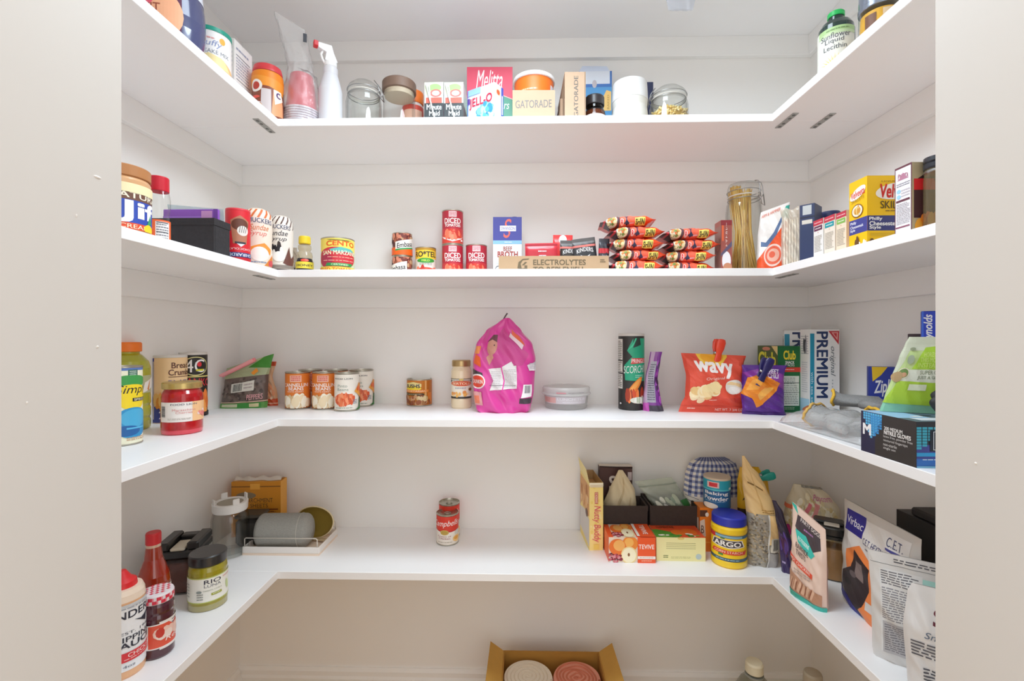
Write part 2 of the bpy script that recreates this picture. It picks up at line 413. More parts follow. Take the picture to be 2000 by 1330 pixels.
# ---------------- the setting ----------------
YB, XL, XR, XS = 1.53, -.938, .934, .655
WALL = pm('#efedea', .75, noise=.012, scale=7, bump=.12); TRIM = pm('#efeeec', .55, noise=.008, scale=20); SHELF = pm('#f4f4f5', .42, noise=.006, scale=15, bump=.05)
struct(MB().box(XL-.1, YB, 0, XR+.1, YB+.1, 2.5, WALL), 'wall_back')
struct(MB().box(XL-.1, .40, 0, XL, YB, 2.5, WALL), 'wall_left')
struct(MB().box(XR, .40, 0, XR+.1, YB, 2.5, WALL), 'wall_right')
JL, JR = -.383, .380
m = MB(); m.box(-2.2, .22, 0, JL-.018, .40, 2.6, WALL); m.box(JR+.018, .22, 0, 2.2, .40, 2.6, WALL); m.box(JL-.018, .22, 2.12, JR+.018, .40, 2.6, WALL); struct(m, 'wall_front')
def floor_mat():
    m = bpy.data.materials.new('oak_floor'); m.use_nodes = True; nt = m.node_tree; b = nt.nodes['Principled BSDF']; b.inputs['Roughness'].default_value = .45
    tc = nt.nodes.new('ShaderNodeTexCoord'); br = nt.nodes.new('ShaderNodeTexBrick'); br.inputs['Scale'].default_value = 1.0
    br.inputs['Brick Width'].default_value = .9; br.inputs['Row Height'].default_value = .12; br.inputs['Mortar Size'].default_value = .002
    br.inputs['Color1'].default_value = rgb('#c9a25e'); br.inputs['Color2'].default_value = rgb('#bd9452'); br.inputs['Mortar'].default_value = rgb('#6b4c2e')
    nt.links.new(tc.outputs['Object'], br.inputs['Vector']); nt.links.new(br.outputs[0], b.inputs['Base Color']); return m
struct(MB().box(-2.2, -2.0, -.05, 2.2, YB+.1, 0, floor_mat()), 'floor')
struct(MB().box(XL-.1, .22, 2.5, XR+.1, YB+.1, 2.6, WALL), 'ceiling')
JM = pm('#c9c4be', .6, noise=.015, scale=5, bump=.1)
for nm, x0, x1 in (('trim_1', JL-.018, JL), ('trim_2', JR, JR+.018)):
    m = MB(); m.box(x0, .2, 0, x1, .44, 2.12, JM, .003)
    q = pm('#dad5cf', .5)                                   # dried paint drips on the jamb
    for y, z, a, b in ((.412, 1.375, .0014, .004), (.392, 1.335, .0016, .0006), (.352, 1.18, .001, .0006), (.412, 1.222, .0012, .0012)) if x0 < 0 else ((.399, 1.125, .001, .0012),):
        s0 = len(m.v); m.lathe([(a, 0), (a*.7, .0005), (.0002, .0008)], q, 14, sq=b/a)
        m.xform(Matrix.Translation((x1 if x0 < 0 else x0, y, z)) @ Matrix.Rotation(radians(90 if x0 < 0 else -90), 4, 'Y'), s0)
    struct(m, nm)
struct(MB().box(JL-.018, .2, 2.12, JR+.018, .44, 2.138, JM, .003), 'trim_3')
# baseboards with a stepped top
def base_prof(s): return [(0, 0), (s*.014, 0), (s*.014, .11), (s*.010, .118), (s*.010, .132), (s*.005, .143), (0, .143)]
def extrude(m, prof, a, b, axis, c):
    f = (lambda d, z, t: (t, YB-d, z)) if axis == 'x' else (lambda d, z, t: ((XL+d) if axis == 'l' else (XR-d), t, z))
    n = len(prof); m.add([f(d, z, a) for d, z in prof]+[f(d, z, b) for d, z in prof], [(i, (i+1) % n, n+(i+1) % n, n+i) for i in range(n)]+[tuple(range(n)), tuple(range(n, 2*n))], c); return m
struct(extrude(MB(), base_prof(1), XL, XR, 'x', TRIM), 'baseboard_back')
struct(extrude(MB(), base_prof(1), .4, YB-.014, 'l', TRIM), 'baseboard_left')
struct(extrude(MB(), base_prof(1), .4, YB-.014, 'r', TRIM), 'baseboard_right')
# cleats under every shelf
ti = 4; TH = .0205
for s in 'EABCD':
    zt = SH[s]-TH
    for bx in ((XL, YB-.018, zt-.064, XR, YB, zt), (XL, .40, zt-.064, XL+.018, YB-.018, zt), (XR-.018, .40, zt-.064, XR, YB-.018, zt)):
        struct(MB().box(*bx, TRIM, .0012), 'trim_%d' % ti); ti += 1
# the five U-shaped shelves
words = dict(E='highest white pantry shelf, only its underside in view', A='white shelf holding the paper cups, juice boxes and glass jars', B='white shelf holding the noodle packs, spaghetti jar and tomato cans',
             C='white shelf holding the chips, crackers, bean cans and pink bag', D='lowest white shelf holding the soup cans, fabric bins and pet treats')
def plate(m, x, y, z, a):
    s0 = len(m.v); m.box(-.042, -.008, -.0016, .042, .008, 0, pm('#a9a9a6', .45, .5), .0006)
    for q in (-.032, -.014, .014, .032): m.lathe([(.0042, -.0022), (.0042, -.0016)], pm('#6a6a68', .4, .6), 10, ox=q, cap1=False)
    m.xform(Matrix.Translation((x, y, z)) @ Matrix.Rotation(a, 4, 'Z'), s0); return m
YF = 1.235
for s in 'EABCD':
    z = SH[s]; t = thing('shelf', words[s], 'shelf', (0, (YF+YB)/2, z), 0, 'white wall shelves')
    oy = -(YF+YB)/2
    bds = []
    for nm, b in (('back_board', (XL+.0005, YF, XR-.0005, YB-.0005)), ('side_board', (XL+.0005, .41, -XS, YF-.0005)), ('side_board', (XS, .41, XR-.0005, YF-.0005))):
        last = MB().box(b[0], b[1]+oy, -TH, b[2], b[3]+oy, 0, SHELF, .001).build(nm, t); bds.append(last)
    ps = [(-XS-.035, YF-.003, 90), (XS+.035, YF-.003, 90)]
    if s == 'A': ps.append((XS+.13, YF+.0, 90))
    if s in 'CDE': ps = []
    for x, y, a in ps: plate(MB(), x, y+oy, -TH, radians(a)).build('mending_plate', bds[1 if x < 0 else 2])
# =============== generic containers ===============
def jar(t, g, prof, mat, n=48, name='jar_body', **kw):
    m = MB(); m.lathe(prof, mat, n, **kw); return m.build(name, t)
def bottle(name, label, cat, g, prof, base, parts=(), lab=None, turn=0, group=None, sq=1, pw=2, body='bottle_body', loc=None):
    """prof in units of (r, h) fractions. parts: (name, prof, colour); lab: (part_name, z0, z1, colour, design, lift)"""
    r, h = g['r'], g['h']; t = thing(name, label, cat, loc or g['loc'], g['rz']+radians(turn), group)
    P_ = [(max(a*r, .0003), b*h)+tuple(c) for a, b, *c in prof]; m = MB(); m.lathe(P_, base, 48, sq=sq, pw=pw); m.build(body, t)
    for nm, pf, c in parts:
        q = MB(); q.lathe([(max(a*r, .0003), b*h)+tuple(k) for a, b, *k in pf], c, 48, sq=sq, pw=pw); q.build(nm, t)
    for lb in ([lab] if lab and not isinstance(lab, list) else lab or []):
        nm, z0, z1, c, des, *ar = lb; am = ar[0] if ar else 180
        q = MB(); zs = sorted({z0, z1} | {b for _, b, *_ in prof if z0 < b < z1})
        rr = cyls([(a, b) for a, b, *_ in prof], z0, z1, 1, 2)
        def rad(z): return -rr(0, (z-z0)/(z1-z0), 0)[1]
        pf = [(rad(z)*r+.0006, z*h) for z in zs]
        S = cyls(pf, z0*h, z1*h, sq, pw)
        if am >= 180: q.lathe(pf, c, 48, sq=sq, pw=pw, cap0=False, cap1=False)
        else: q.grid(lambda u, v: S((2*u-1)*am/90, v, 0), 24, max(1, len(zs)-1) if len(zs) == 2 else 8, c)
        if des: q.pr(clipd(des, -2, 0, 2, 1), S, UL, [(z-z0)/(z1-z0) for z in zs[1:-1]])
        q.build(nm, t)
    return t
def clipjar(name, label, g, cat='jar', rot=0, fill=None, lidk=1.0, h0=.80):
    """wire-bail glass jar with a domed glass lid"""
    r, h = g['r'], g['h']; t = thing(name, label, cat, g['loc'], g['rz'], None)
    pf = [(.001, .002), (r*.9, .002), (r*.985, h*.03), (r, h*.07), (r, h*(h0-.16)), (r*.95, h*(h0-.07)), (r*.84*lidk, h*(h0-.02)), (r*.84*lidk, h*h0), (r*.90*lidk, h*(h0+.012))]
    gb = MB(); gb.lathe(pf, GLASS, 48, cap1=False); gb.lathe([(max(.001, a*.93), b+.004 if i < 3 else b) for i, (a, b) in enumerate(pf)], GLASS, 48, cap1=False); gb.build('glass_body', t)
    l = MB(); k = r*.9*lidk; z = h*(h0+.016)
    l.lathe([(k*.9, z), (k, z+h*.01), (k, z+h*.09), (k*.93, z+h*.13), (k*.6, h*.985), (.001, h*.99)], GLASS, 48, cap0=False); gl = l.build('glass_lid', t)
    MB().lathe([(k*.99, z-.002), (k*1.02, z-.0003), (k*.99, z+.0016)], pm('#d8d4cc', .6), 40, cap0=False, cap1=False).build('rubber_seal', gl)
    w = MB(); n = 40
    w.tube([(cos(2*pi*i/n)*k*.985, sin(2*pi*i/n)*k*.985, h*(h0-.02)) for i in range(n)], .0013, STEEL(), 6, True)
    w.tube([(cos(2*pi*i/n)*k*1.03, sin(2*pi*i/n)*k*1.03, z+h*.05) for i in range(n)], .0012, STEEL(), 6, True)
    a = radians(rot); c_, s_ = cos(a), sin(a)
    def pt(x, y, zz): return (x*c_-y*s_, x*s_+y*c_, zz)
    for y in (-.012, .012):
        w.tube([pt(k*.99, y, h*(h0-.02)), pt(k*1.14, y, h*(h0+.02)), pt(k*1.08, y, h*(h0+.1)), pt(k*1.0, y, h*(h0+.15)), pt(k*.8, y, h*.985)], .0013, STEEL(), 6)
    w.tube([pt(k*1.14, -.012, h*(h0+.02)), pt(k*1.22, -.013, h*(h0-.1)), pt(k*1.22, .013, h*(h0-.1)), pt(k*1.14, .012, h*(h0+.02))], .0013, STEEL(), 6)
    w.build('wire_bail', t)
    if fill: fill(t, r, h)
    return t
# =============== top visible shelf (A) ===============
NAVY = '#39405f'
g = dict(loc=(-.765, 1.004, SH['A']), r=.062, h=.30, rz=.66)
bottle('juice_bottle', 'large dark purple juice bottle with peach and pink label near the left door jamb', 'bottle', g,
       [(.72, 0), (.80, .03), (.90, .13), (.98, .24), (1, .32), (.95, .44), (.87, .56), (.88, .58), (.80, .72), (.5, .86), (.3, .92), (.3, .97)], pm('#4a4f78', .18, coat=.5),
       [('cap', [(.36, .93), (.36, 1), (.3, 1.005)], '#e8e8ee')], [('shoulder_band', .50, .57, '#dfe2ee', [], 180),
        ('front_label', .07, .46, '#5c1e46', E(.1, .55, .62, .5, '#f6b58e', 24)+E(-.3, .85, .5, .3, '#f0607a')+E(-.2, .2, .3, .2, '#f7906a')+T('FRUIT', -.3, .5, .3, .7, '#a2533b'), 62)], turn=-48)
g = cylfit(372, 452, 50, 'A', X=-.755)
bottle('pancake_mix_tub', 'white round pancake mix tub with teal lid rim and pancake picture', 'tub', g, [(.96, 0), (1, .02), (1, .93), (.97, .95)], '#f4f1ee',
       [('lid', [(1.03, .93), (1.04, .95), (1.04, .995), (.98, 1)], pm('#1f9c86', .35))],
       ('paper_label', .03, .92, '#f6f3f1', P([(-1, .0), (1.2, .0), (1.1, .34), (.3, .56), (-.3, .58), (-.9, .52)], '#f0c48c')+P([(-.5, .42), (.7, .36), (.4, .54), (-.1, .6)], '#f8e2a4')+
        [([[(-.9, y), (.9, y), (.9, y+.02), (-.9, y+.02)] for y in (.12, .22, .32)], '#e89a5c')]+T('Fluffy', -.42, .70, .34, .84, '#8a97c0', .0, .2)+T('PANCAKE MIX', -.62, .6, .6, .67, '#8a8f9a', 0)+E(.35, .87, .1, .06, '#f2b64a')+L(-.5, .84, .1, .9, 1, '#e6a5a5'), 180))
g = dict(loc=(-.774, 1.232, SH['A']), w=.055, d=.08, h=.190, rz=0)
carton('food_box', 'tall white carton with nutrition panel, between pancake tub and creamer bottle', 'carton', g, '#f3f1ef', R=
       L(.1, .86, .8, .92, 1, '#9aa0b8')+R(.1, .8, .86, .81, '#55556a')+L(.1, .5, .8, .78, 7, '#a9aec2', 4)+R(.1, .47, .86, .478, '#55556a')+L(.1, .1, .8, .44, 9, '#b9bdcc', 9)+P([(.86, .05), (.97, .05), (.97, .3), (.86, .3)], '#ead78a'),
       F=R(.0, 0, 1, 1, '#ece9e6')+P([(.1, .1), (.6, .1), (.1, .55)], '#b9a894')+L(.1, .6, .9, .9, 5, '#b6bac8'))
g = cylfit(491, 554, 120, 'A', X=-.70)
bottle('creamer_bottle', 'coffee creamer bottle with red lid and orange and brown sleeve', 'bottle', g,
       [(.9, 0), (1, .03), (1, .3), (.95, .5), (1, .72), (.97, .84), (.9, .87)], '#a3674e',
       [('lid', [(.93, .87), (.95, .9), (.88, .985), (.8, 1)], pm('#d83f45', .35))],
       ('shrink_sleeve', .02, .86, '#8d4a35', R(-2, .66, 2, 1, '#f08a1e')+P([(-.9, .68), (.1, .66), (.9, .56), (.9, .8), (-.9, .9)], '#f39a35')+E(-.45, .66, .3, .13, '#f6efe8')+E(-.45, .66, .18, .08, '#c4402f')+
        R(-.2, .1, .2, .6, '#d9cfd0')+P([(.2, .05), (.8, .1), (.75, .55), (.3, .62)], '#f2a777')+P([(.35, .3), (.8, .45), (.7, .62), (.3, .62)], '#f7eee2')+E(-.5, .42, .25, .035, '#e8574a')+E(-.5, .3, .3, .02, '#efe0e2')+BL(-.4, .12, .3, .08, 10, .12, ['#f3ead9', '#e6b07c'])+T('c', .42, .46, .62, .58, '#5b3a7a'), 180), turn=-6)
# stack of red paper cups in a twisted clear bag
g = cylfit(552, 626, 131, 'A', Y=1.325); r, h = g['r'], g['h']
t = thing('cup_stack', 'upside-down stack of red plastic cups with white rims, inside a clear bag', 'cups', g['loc'], g['rz'])
for i in range(9):
    m = MB(); z = i*.0068
    m.lathe([(r*.94, z), (r*1.0, z+.001), (r*1.0, z+.0042), (r*.94, z+.0055), (r*(.93), z+.0062)], pm('#dcd4dc', .35), 40, cap0=False, cap1=False); m.build('cup_rim', t)
m = MB(); m.lathe([(r*.93, .006), (r*.91, .060), (r*.87, .066), (r*.62, h*.985), (r*.56, h), (r*.54, h*.97), (.001, h*.97)], pm('#d8324c', .3, coat=.3), 40, cap0=False); m.build('top_cup', t)
m = MB(); hb = ZA(36, g['loc'][0], g['loc'][1])-SH['A']
def bagf(u, v):
    a = 2*pi*u
    rr = r*1.04 if v < .3 else r*(1.04-.34*min(1, (v-.3)/.25)); cx = cy = 0
    if v >= .55: q = (v-.55)/.45; rr = r*(.70+.10*q); fl = 1-q*.93; cx = -.030*q
    else: fl = 1
    w = 1+.05*sin(a*7+v*30)+.03*sin(a*13-v*17); return (cos(a)*rr*w+cx, sin(a)*rr*w*fl, max(.001, (v*hb-(.036*v if v > .5 else 0)*(1+cos(a))*.45)))
m.grid(bagf, 48, 40, FILM); q = m.build('clear_bag', t)
MB().box(-.005, -.0012, -.012, .005, 0, .012, '#4a4e58').build('printed_mark', t, (.008, -.02, hb*.80), 0)
# spray bottle
g = cylfit(622, 669, 76, 'A', Y=1.33); r, h = g['r'], g['h']
t = bottle('spray_bottle', 'tall white spray bottle with red nozzle', 'bottle', g, [(.9, 0), (1, .02), (1, .47), (.92, .515), (.66, .64), (.6, .66), (.62, .68), (.62, .73), (.5, .75)], pm('#dfdfe4', .4),
           [('collar', [(.5, .75), (.54, .755), (.54, .80), (.4, .81)], pm('#fafafa', .4))], turn=10)
m = MB(); s0 = 0
m.add([(x, y, z) for y in (-.008, .008) for x, z in ((-.016, h*.81), (.018, h*.81), (.008, h*.9), (.002, h*.985), (-.034, h*.985), (-.034, h*.93), (-.012, h*.9))], [tuple(range(7)), tuple(range(7, 14))[::-1]]+[(i, i+7, (i+1) % 7+7, (i+1) % 7) for i in range(7)], pm('#f6f6f8', .35)); m.build('trigger_head', t)
m = MB(); m.tube([(-.02, 0, h*.92), (-.026, 0, h*.87), (-.022, 0, h*.82), (-.014, 0, h*.77)], .0035, pm('#fbfbfb', .35)); m.build('trigger', t)
m = MB(); m.box(-.046, -.009, h*.935, -.033, .009, h*.998, pm('#e23038', .35), .002); m.build('nozzle', t)
clipjar('clip_top_jar', 'empty clear glass jar with wire clip lid, beside the spray bottle', cylfit(675, 746, 143, 'A', Y=1.36), rot=-25, h0=.76)
g = cylfit(748, 811, 147, 'A', Y=1.40); r, h = g['r'], g['h']
t = thing('glass_canister', 'empty straight glass canister with dark wooden lid', 'jar', g['loc'], g['rz'])
MB().lathe([(.001, .002), (r*.9, .002), (r, .008), (r, h*.78), (r*.97, h*.8)], GLASS, 48, cap1=False).build('glass_body', t)
MB().lathe([(r*.9, h*.76), (r*.93, h*.8), (r*.93, h*.835)], pm('#c9b8a0', .5), 40).build('silicone_ring', t)
MB().lathe([(r*.96, h*.835), (r*1.06, h*.845), (r*1.06, h*.985), (r*1.02, h)], pm('#7b6152', .5, noise=.25, scale=18), 48).build('wooden_lid', t)
g = cylfit(786, 827, 173, 'A', Y=1.47)
bottle('orange_lid_jar', 'small jar with orange lid and red label behind the wooden-lid canister', 'jar', g, [(.95, 0), (1, .04), (1, .76), (.9, .8)], pm('#e9dcd6', .3), [('lid', [(1, .8), (1.03, .82), (1.03, .98), (.98, 1)], pm('#f47a28', .4))],
       ('paper_label', .42, .74, '#e05648', R(-.6, .25, .6, .75, '#f2c0a8'), 180))
# juice box packs
for i, (a, b, gr) in enumerate(((829, 866, 1), (867, 905, 0))):
    g = boxfit(a, 153, 'A', Y=1.36, rot=-1, pR=b, d=.10)
    q = MB(); w, d, h = g['w'], g['d'], g['h']; hh = h*.93
    t = thing('juice_box_pack', ('left' if i == 0 else 'right')+' of the two side-by-side juice box packs with straws on the front', 'juice boxes', g['loc'], g['rz'], 'juice box packs')
    q.box(-w/2, -d/2, 0, w/2, d/2, hh, '#e6e9e6', .001)
    box_print(q, w, d, hh, F=R(0, .0, 1, .34, '#5d6668')+R(0, .3, 1, .62, '#3f4548')+R(0, .78, 1, 1, '#e4ecd2')+E(.55, .9, .34, .07, '#a9c48a')+T('Minute', .12, .5, .9, .60, '#ffffff')+T('Maid', .25, .39, .8, .48, '#ffffff')+R(.1, .29, .6, .33, '#7ed15a')+
              R(.08, .62, .92, .72, '#d86a5c')+E(.6, .8, .3, .07, '#d97a72')+E(.6, .8, .2, .045, '#f2f2f2')+L(.08, .05, .9, .2, 3, '#c9cfcc', 5), L=R(0, 0, 1, 1, '#8f9a98'), R=R(0, 0, 1, 1, '#8d4b6a')+R(0, .6, 1, 1, '#cfd6da'))
    q.build('carton_stack', t)
    q = MB(); q.box(-w*.46, -d*.3, hh, w*.46, d/2, h*1.0, '#4d74c4', .002); q.pr(L(.1, .2, .9, .8, 2, '#b9a7d8'), plane((-w*.46, -d*.3, hh), (w*.92, 0, 0), (0, 0, h*.07), (0, -1, 0))); q.build('top_pack', t)
    for s in (0, 1):
        z1 = hh*(.95-s*.02); q = MB(); x0 = -w*.40+s*w*.16
        q.tube([(x0, -d/2-.004, z1), (x0+w*(.62-s*.40)*.5, -d/2-.004, z1-hh*.42), (x0+w*(.66-s*.36), -d/2-.004, hh*.03+s*hh*.5)], .0024, pm('#e4e6e4', .35), 8); q.build('straw', t)
g = boxfit(912, 131, 'A', Y=1.44, rot=1, pR=1001, d=.05)
carton('coffee_filter_box', 'tall red and green coffee filters carton behind the blue gelatin box', 'carton', g, '#3f8f76', T=R(0, 0, 1, 1, '#c8455c'),
       F=R(0, 0, 1, 1, '#4b987f')+P([(0, .60), (.2, .645), (.5, .67), (.8, .645), (1, .60), (1, 1), (0, 1)], '#e7506b')+T('Melitta', .2, .73, .78, .96, '#ffffff', .0, .35, slope=0)+T('Coffee Filters', .06, .48, .93, .58, '#e9f3ec', 0, .25)+
       P([(.6, .08), (.9, .28), (.72, .46), (.5, .3)], '#d9c9a0')+P([(.62, .12), (.86, .28), (.74, .42)], '#e8dcbc')+R(0, .0, 1, .03, '#3a7f6a')+P([(0, .595), (.2, .64), (.5, .665), (.8, .64), (1, .595), (1, .605), (.8, .65), (.5, .675), (.2, .65), (0, .605)], '#f3c9c0'))
g = boxfit(966, 160, 'A', Y=1.285, rot=-32, side='R', pL=914, pR=983)
carton('gelatin_box', 'small blue gelatin dessert carton turned at an angle', 'carton', g, '#f4f6fb',
       F=R(0, 0, 1, 1, '#dbe8f6')+BL(.68, .28, .34, .3, 70, .09, ['#5aa6d8', '#7cc1e8', '#3e8cc8', '#a9dbf0'], 3)+E(.32, .2, .14, .13, '#9fc24b')+E(.32, .2, .1, .09, '#b7d45e')+T('JELL-O', .08, .52, .92, .78, '#c2263f', .04)+R(0, .86, .5, 1, '#8fb7e8')+R(0, 0, .03, 1, '#4c62b8')+R(.0, .66, .1, .8, '#5b3d8f'),
       R=R(0, 0, 1, 1, '#f2f4fa')+R(.74, 0, 1, 1, '#2f4fae')+R(.1, .74, .66, .9, '#f2b8a8')+E(.4, .82, .18, .06, '#e8542e')+L(.15, .15, .65, .66, 7, '#b3bccd')+R(.8, .1, .94, .2, '#f2f4fa')+R(.82, .35, .92, .8, '#dfe6f5'), T=R(0, 0, 1, 1, '#6f9fe0'))
g = cylfit(1004, 1082, 136, 'A', Y=1.405)
bottle('nut_tub', 'orange tub with white lid standing in the low brown delivery box', 'tub', dict(g, loc=(g['loc'][0], g['loc'][1], g['loc'][2]+.004), h=g['h']-.004), [(.80, 0), (.84, .02), (.97, .9), (.97, .93)], '#f0701c', [('lid', [(1.0, .93), (1.04, .94), (1.04, .99), (1, 1)], pm('#f6f4f4', .4))],
       ('paper_label', .02, .9, '#ef7420', R(-2, 0, 2, .2, '#d8590f')+P([(.62, .3), (.85, .3), (.85, .92), (.62, .92)], '#e9e4ec')+E(.75, .68, .1, .12, '#4a4a86')+E(.73, .45, .12, .1, '#3a3a66')+L(-.55, .76, .1, .82, 1, '#f8c49a')+L(-.45, .66, .2, .71, 1, '#f8c49a')+T('HELP REPLACE', -.6, .54, .35, .63, '#ffffff', .03)+T('MEAL', -.5, .42, .2, .51, '#ffffff', .03), 180))
KR = card('#a88d75'); KRI = card('#7f6550')
g = boxfit(1001, 176, 'A', Y=1.29, rot=1, pR=1084, d=.20)
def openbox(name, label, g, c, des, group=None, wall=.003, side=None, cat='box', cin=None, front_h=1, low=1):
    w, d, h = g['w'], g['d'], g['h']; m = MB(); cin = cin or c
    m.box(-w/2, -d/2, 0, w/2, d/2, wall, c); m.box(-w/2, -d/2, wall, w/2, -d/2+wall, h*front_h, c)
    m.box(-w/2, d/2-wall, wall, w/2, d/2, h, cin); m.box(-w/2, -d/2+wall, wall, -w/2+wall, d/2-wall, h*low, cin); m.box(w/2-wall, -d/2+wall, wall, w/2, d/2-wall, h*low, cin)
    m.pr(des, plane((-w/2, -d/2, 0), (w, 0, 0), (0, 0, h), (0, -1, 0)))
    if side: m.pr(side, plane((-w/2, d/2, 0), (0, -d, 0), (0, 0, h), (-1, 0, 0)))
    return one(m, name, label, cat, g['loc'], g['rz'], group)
openbox('drink_delivery_box', 'low brown cardboard drink box with grey lettering, orange tub inside', g, KR, T('GATORADE', .07, .5, .92, .72, '#45423e', .02, slope=.03)+R(0, .2, 1, .215, '#a88862')+L(.58, .12, .9, .2, 1, '#7a6a55', 4)+T('11', .1, .06, .18, .16, '#45423e'), low=.9)
g = boxfit(1103, 140, 'A', Y=1.285, rot=1, pR=1144, d=.20)
m = MB(); w, d, h = g['w'], g['d'], g['h']; wl = .003
m.box(-w/2, -d/2, .006, w/2, -d/2+wl, h, KR, .0008); m.box(w/2-wl, -d/2, .006, w/2, d/2, h, KR); m.box(-w/2, d/2-wl, .006, w/2, d/2, h, KR); m.box(-w/2, -d/2, 0, w/2, d/2, .006, KR); m.box(-w/2-.012, -d/2+.003, .001, -w/2, d/2, h*.5, KRI)
m.box(-w/2, -d/2+wl, h-wl, w/2, d/2, h, KR)
m.pr(T('GATORADE', .44, .14, .64, .92, '#45423e', .02, rot=90)+R(0, .06, 1, .075, '#a88862'), plane((-w/2, -d/2, 0), (w, 0, 0), (0, 0, h), (0, -1, 0)))
m.add([(-w/2, -d/2+.001, .006), (-w/2, d/2, .006), (-w/2, d/2, h*.99), (-w/2, -d/2+.001, h*.985)], [(0, 1, 2, 3)], card('#8d7157'))
m.add([(-w/2-.02, -d/2+.01, .001), (-w/2-.001, -d/2+.001, h*.9), (-w/2-.001, -d/2+.001, .001)], [(0, 1, 2), (2, 1, 0)], KRI)
one(m, 'drink_delivery_box', 'narrow brown cardboard drink box standing on end with vertical grey lettering', 'box', g['loc'], g['rz'])
g = boxfit(1130, 140, 'A', Y=1.47, rot=-1, pR=1195, d=.045)
m = MB(); w, d, h = g['w'], g['d'], g['h']; m.box(-w/2, -d/2, 0, w/2, d/2, h, '#3f7fbd', .0008)
box_print(m, w, d, h, F=R(0, 0, 1, 1, '#4f93c8')+R(0, .80, 1, 1, '#3d6fb4')+R(.04, .84, .94, 1, '#d3d9e4')+E(.48, .84, .07, .05, '#b9b2b8')+P([(.76, .5), (.98, .5), (.98, .74), (.84, .76), (.72, .66)], '#e8bf72')+T('BAKED', .86, .52, .92, .7, '#b08a4a', rot=90)+P([(.36, .52), (.62, .46), (.68, .6), (.5, .63)], '#ead98a')+L(.4, .52, .62, .58, 1, '#5b6a4a')+BL(.8, .2, .16, .15, 12, .05, ['#2f6f9f', '#6ab0c8', '#387aa8']))
m.add([(-w*.5, -d/2+.001, h), (w*.44, -d/2+.001, h), (w*.36, -d/2+.006, h*1.075), (-w*.38, -d/2+.006, h*1.085)], [(0, 1, 2, 3), (3, 2, 1, 0)], '#c9d3e6')
one(m, 'snack_box', 'blue carton with open pale top flap behind the espresso jar', 'carton', g['loc'], g['rz'])
g = cylfit(1140, 1183, 180, 'A', Y=1.36)
bottle('espresso_jar', 'small jar of instant espresso with black lid and pale label', 'jar', g, [(.96, 0), (1, .03), (1, .5), (.93, .6), (.76, .68), (.76, .76)], clear('jar_glass_brown', '#d8c0ac'),
       [('lid', [(.86, .76), (.88, .78), (.88, .97), (.82, 1)], pm('#2e2a2c', .35)), ('coffee', [(.9, .02), (.95, .5), (.85, .6)], pm('#7a4a35', .8, noise=.4, scale=300))],
       ('paper_label', .04, .46, '#e6e2e0', T('ESPRESSO', -.8, .2, .55, .42, '#7d7b80', .01)+R(-.9, .8, .9, .84, '#c8c2bc'), 180))
g = cylfit(1195, 1266, 146, 'A', Y=1.37)
bottle('white_jar', 'plain white plastic jar with matching wide screw lid', 'jar', g, [(.9, 0), (.99, .03), (1, .36), (.97, .44), (.93, .52), (.97, .6), (.97, .64)], pm('#d9d7d0', .35),
       [('lid', [(.99, .64), (1.0, .66), (.96, .9), (.94, .985), (.88, 1)], pm('#dddddd', .35))])
def macaroni(t, r, h):
    rn = random.Random(4); m = MB(); col = [pm(c, .6) for c in ('#e9cf8c', '#dcb968', '#f0dda6')]
    for i in range(430):
        a = rn.uniform(0, 2*pi); q = r*.9*math.sqrt(rn.random())if i > 260 else r*.9; z = rn.uniform(.008, h*.46) if i < 260 else h*(.46+.07*(1-q/r))+rn.uniform(-.004, .004)
        p = Vector((cos(a)*q, sin(a)*q, z)); d = Vector((rn.uniform(-1, 1), rn.uniform(-1, 1), rn.uniform(-1, 1))).normalized()*.006; e = Vector((rn.uniform(-1, 1), rn.uniform(-1, 1), rn.uniform(-1, 1)))*.003
        m.tube([p-d, p+e, p+d], .0024, col[i % 3], 6)
    m.lathe([(.001, .005), (r*.82, .005), (r*.84, h*.46), (.001, h*.5)], col[1], 24); o = m.build('macaroni', t); o['kind'] = 'stuff'
clipjar('clip_top_jar', 'glass clip-top jar half full of elbow macaroni', cylfit(1268, 1345, 153, 'A', Y=1.37), rot=188, fill=macaroni, h0=.74)
g = boxfit(1258, 160, 'A', Y=1.47, rot=0, pR=1276, d=.03)
carton('navy_box', 'narrow dark navy carton between white jar and macaroni jar', 'carton', g, '#2f3656')
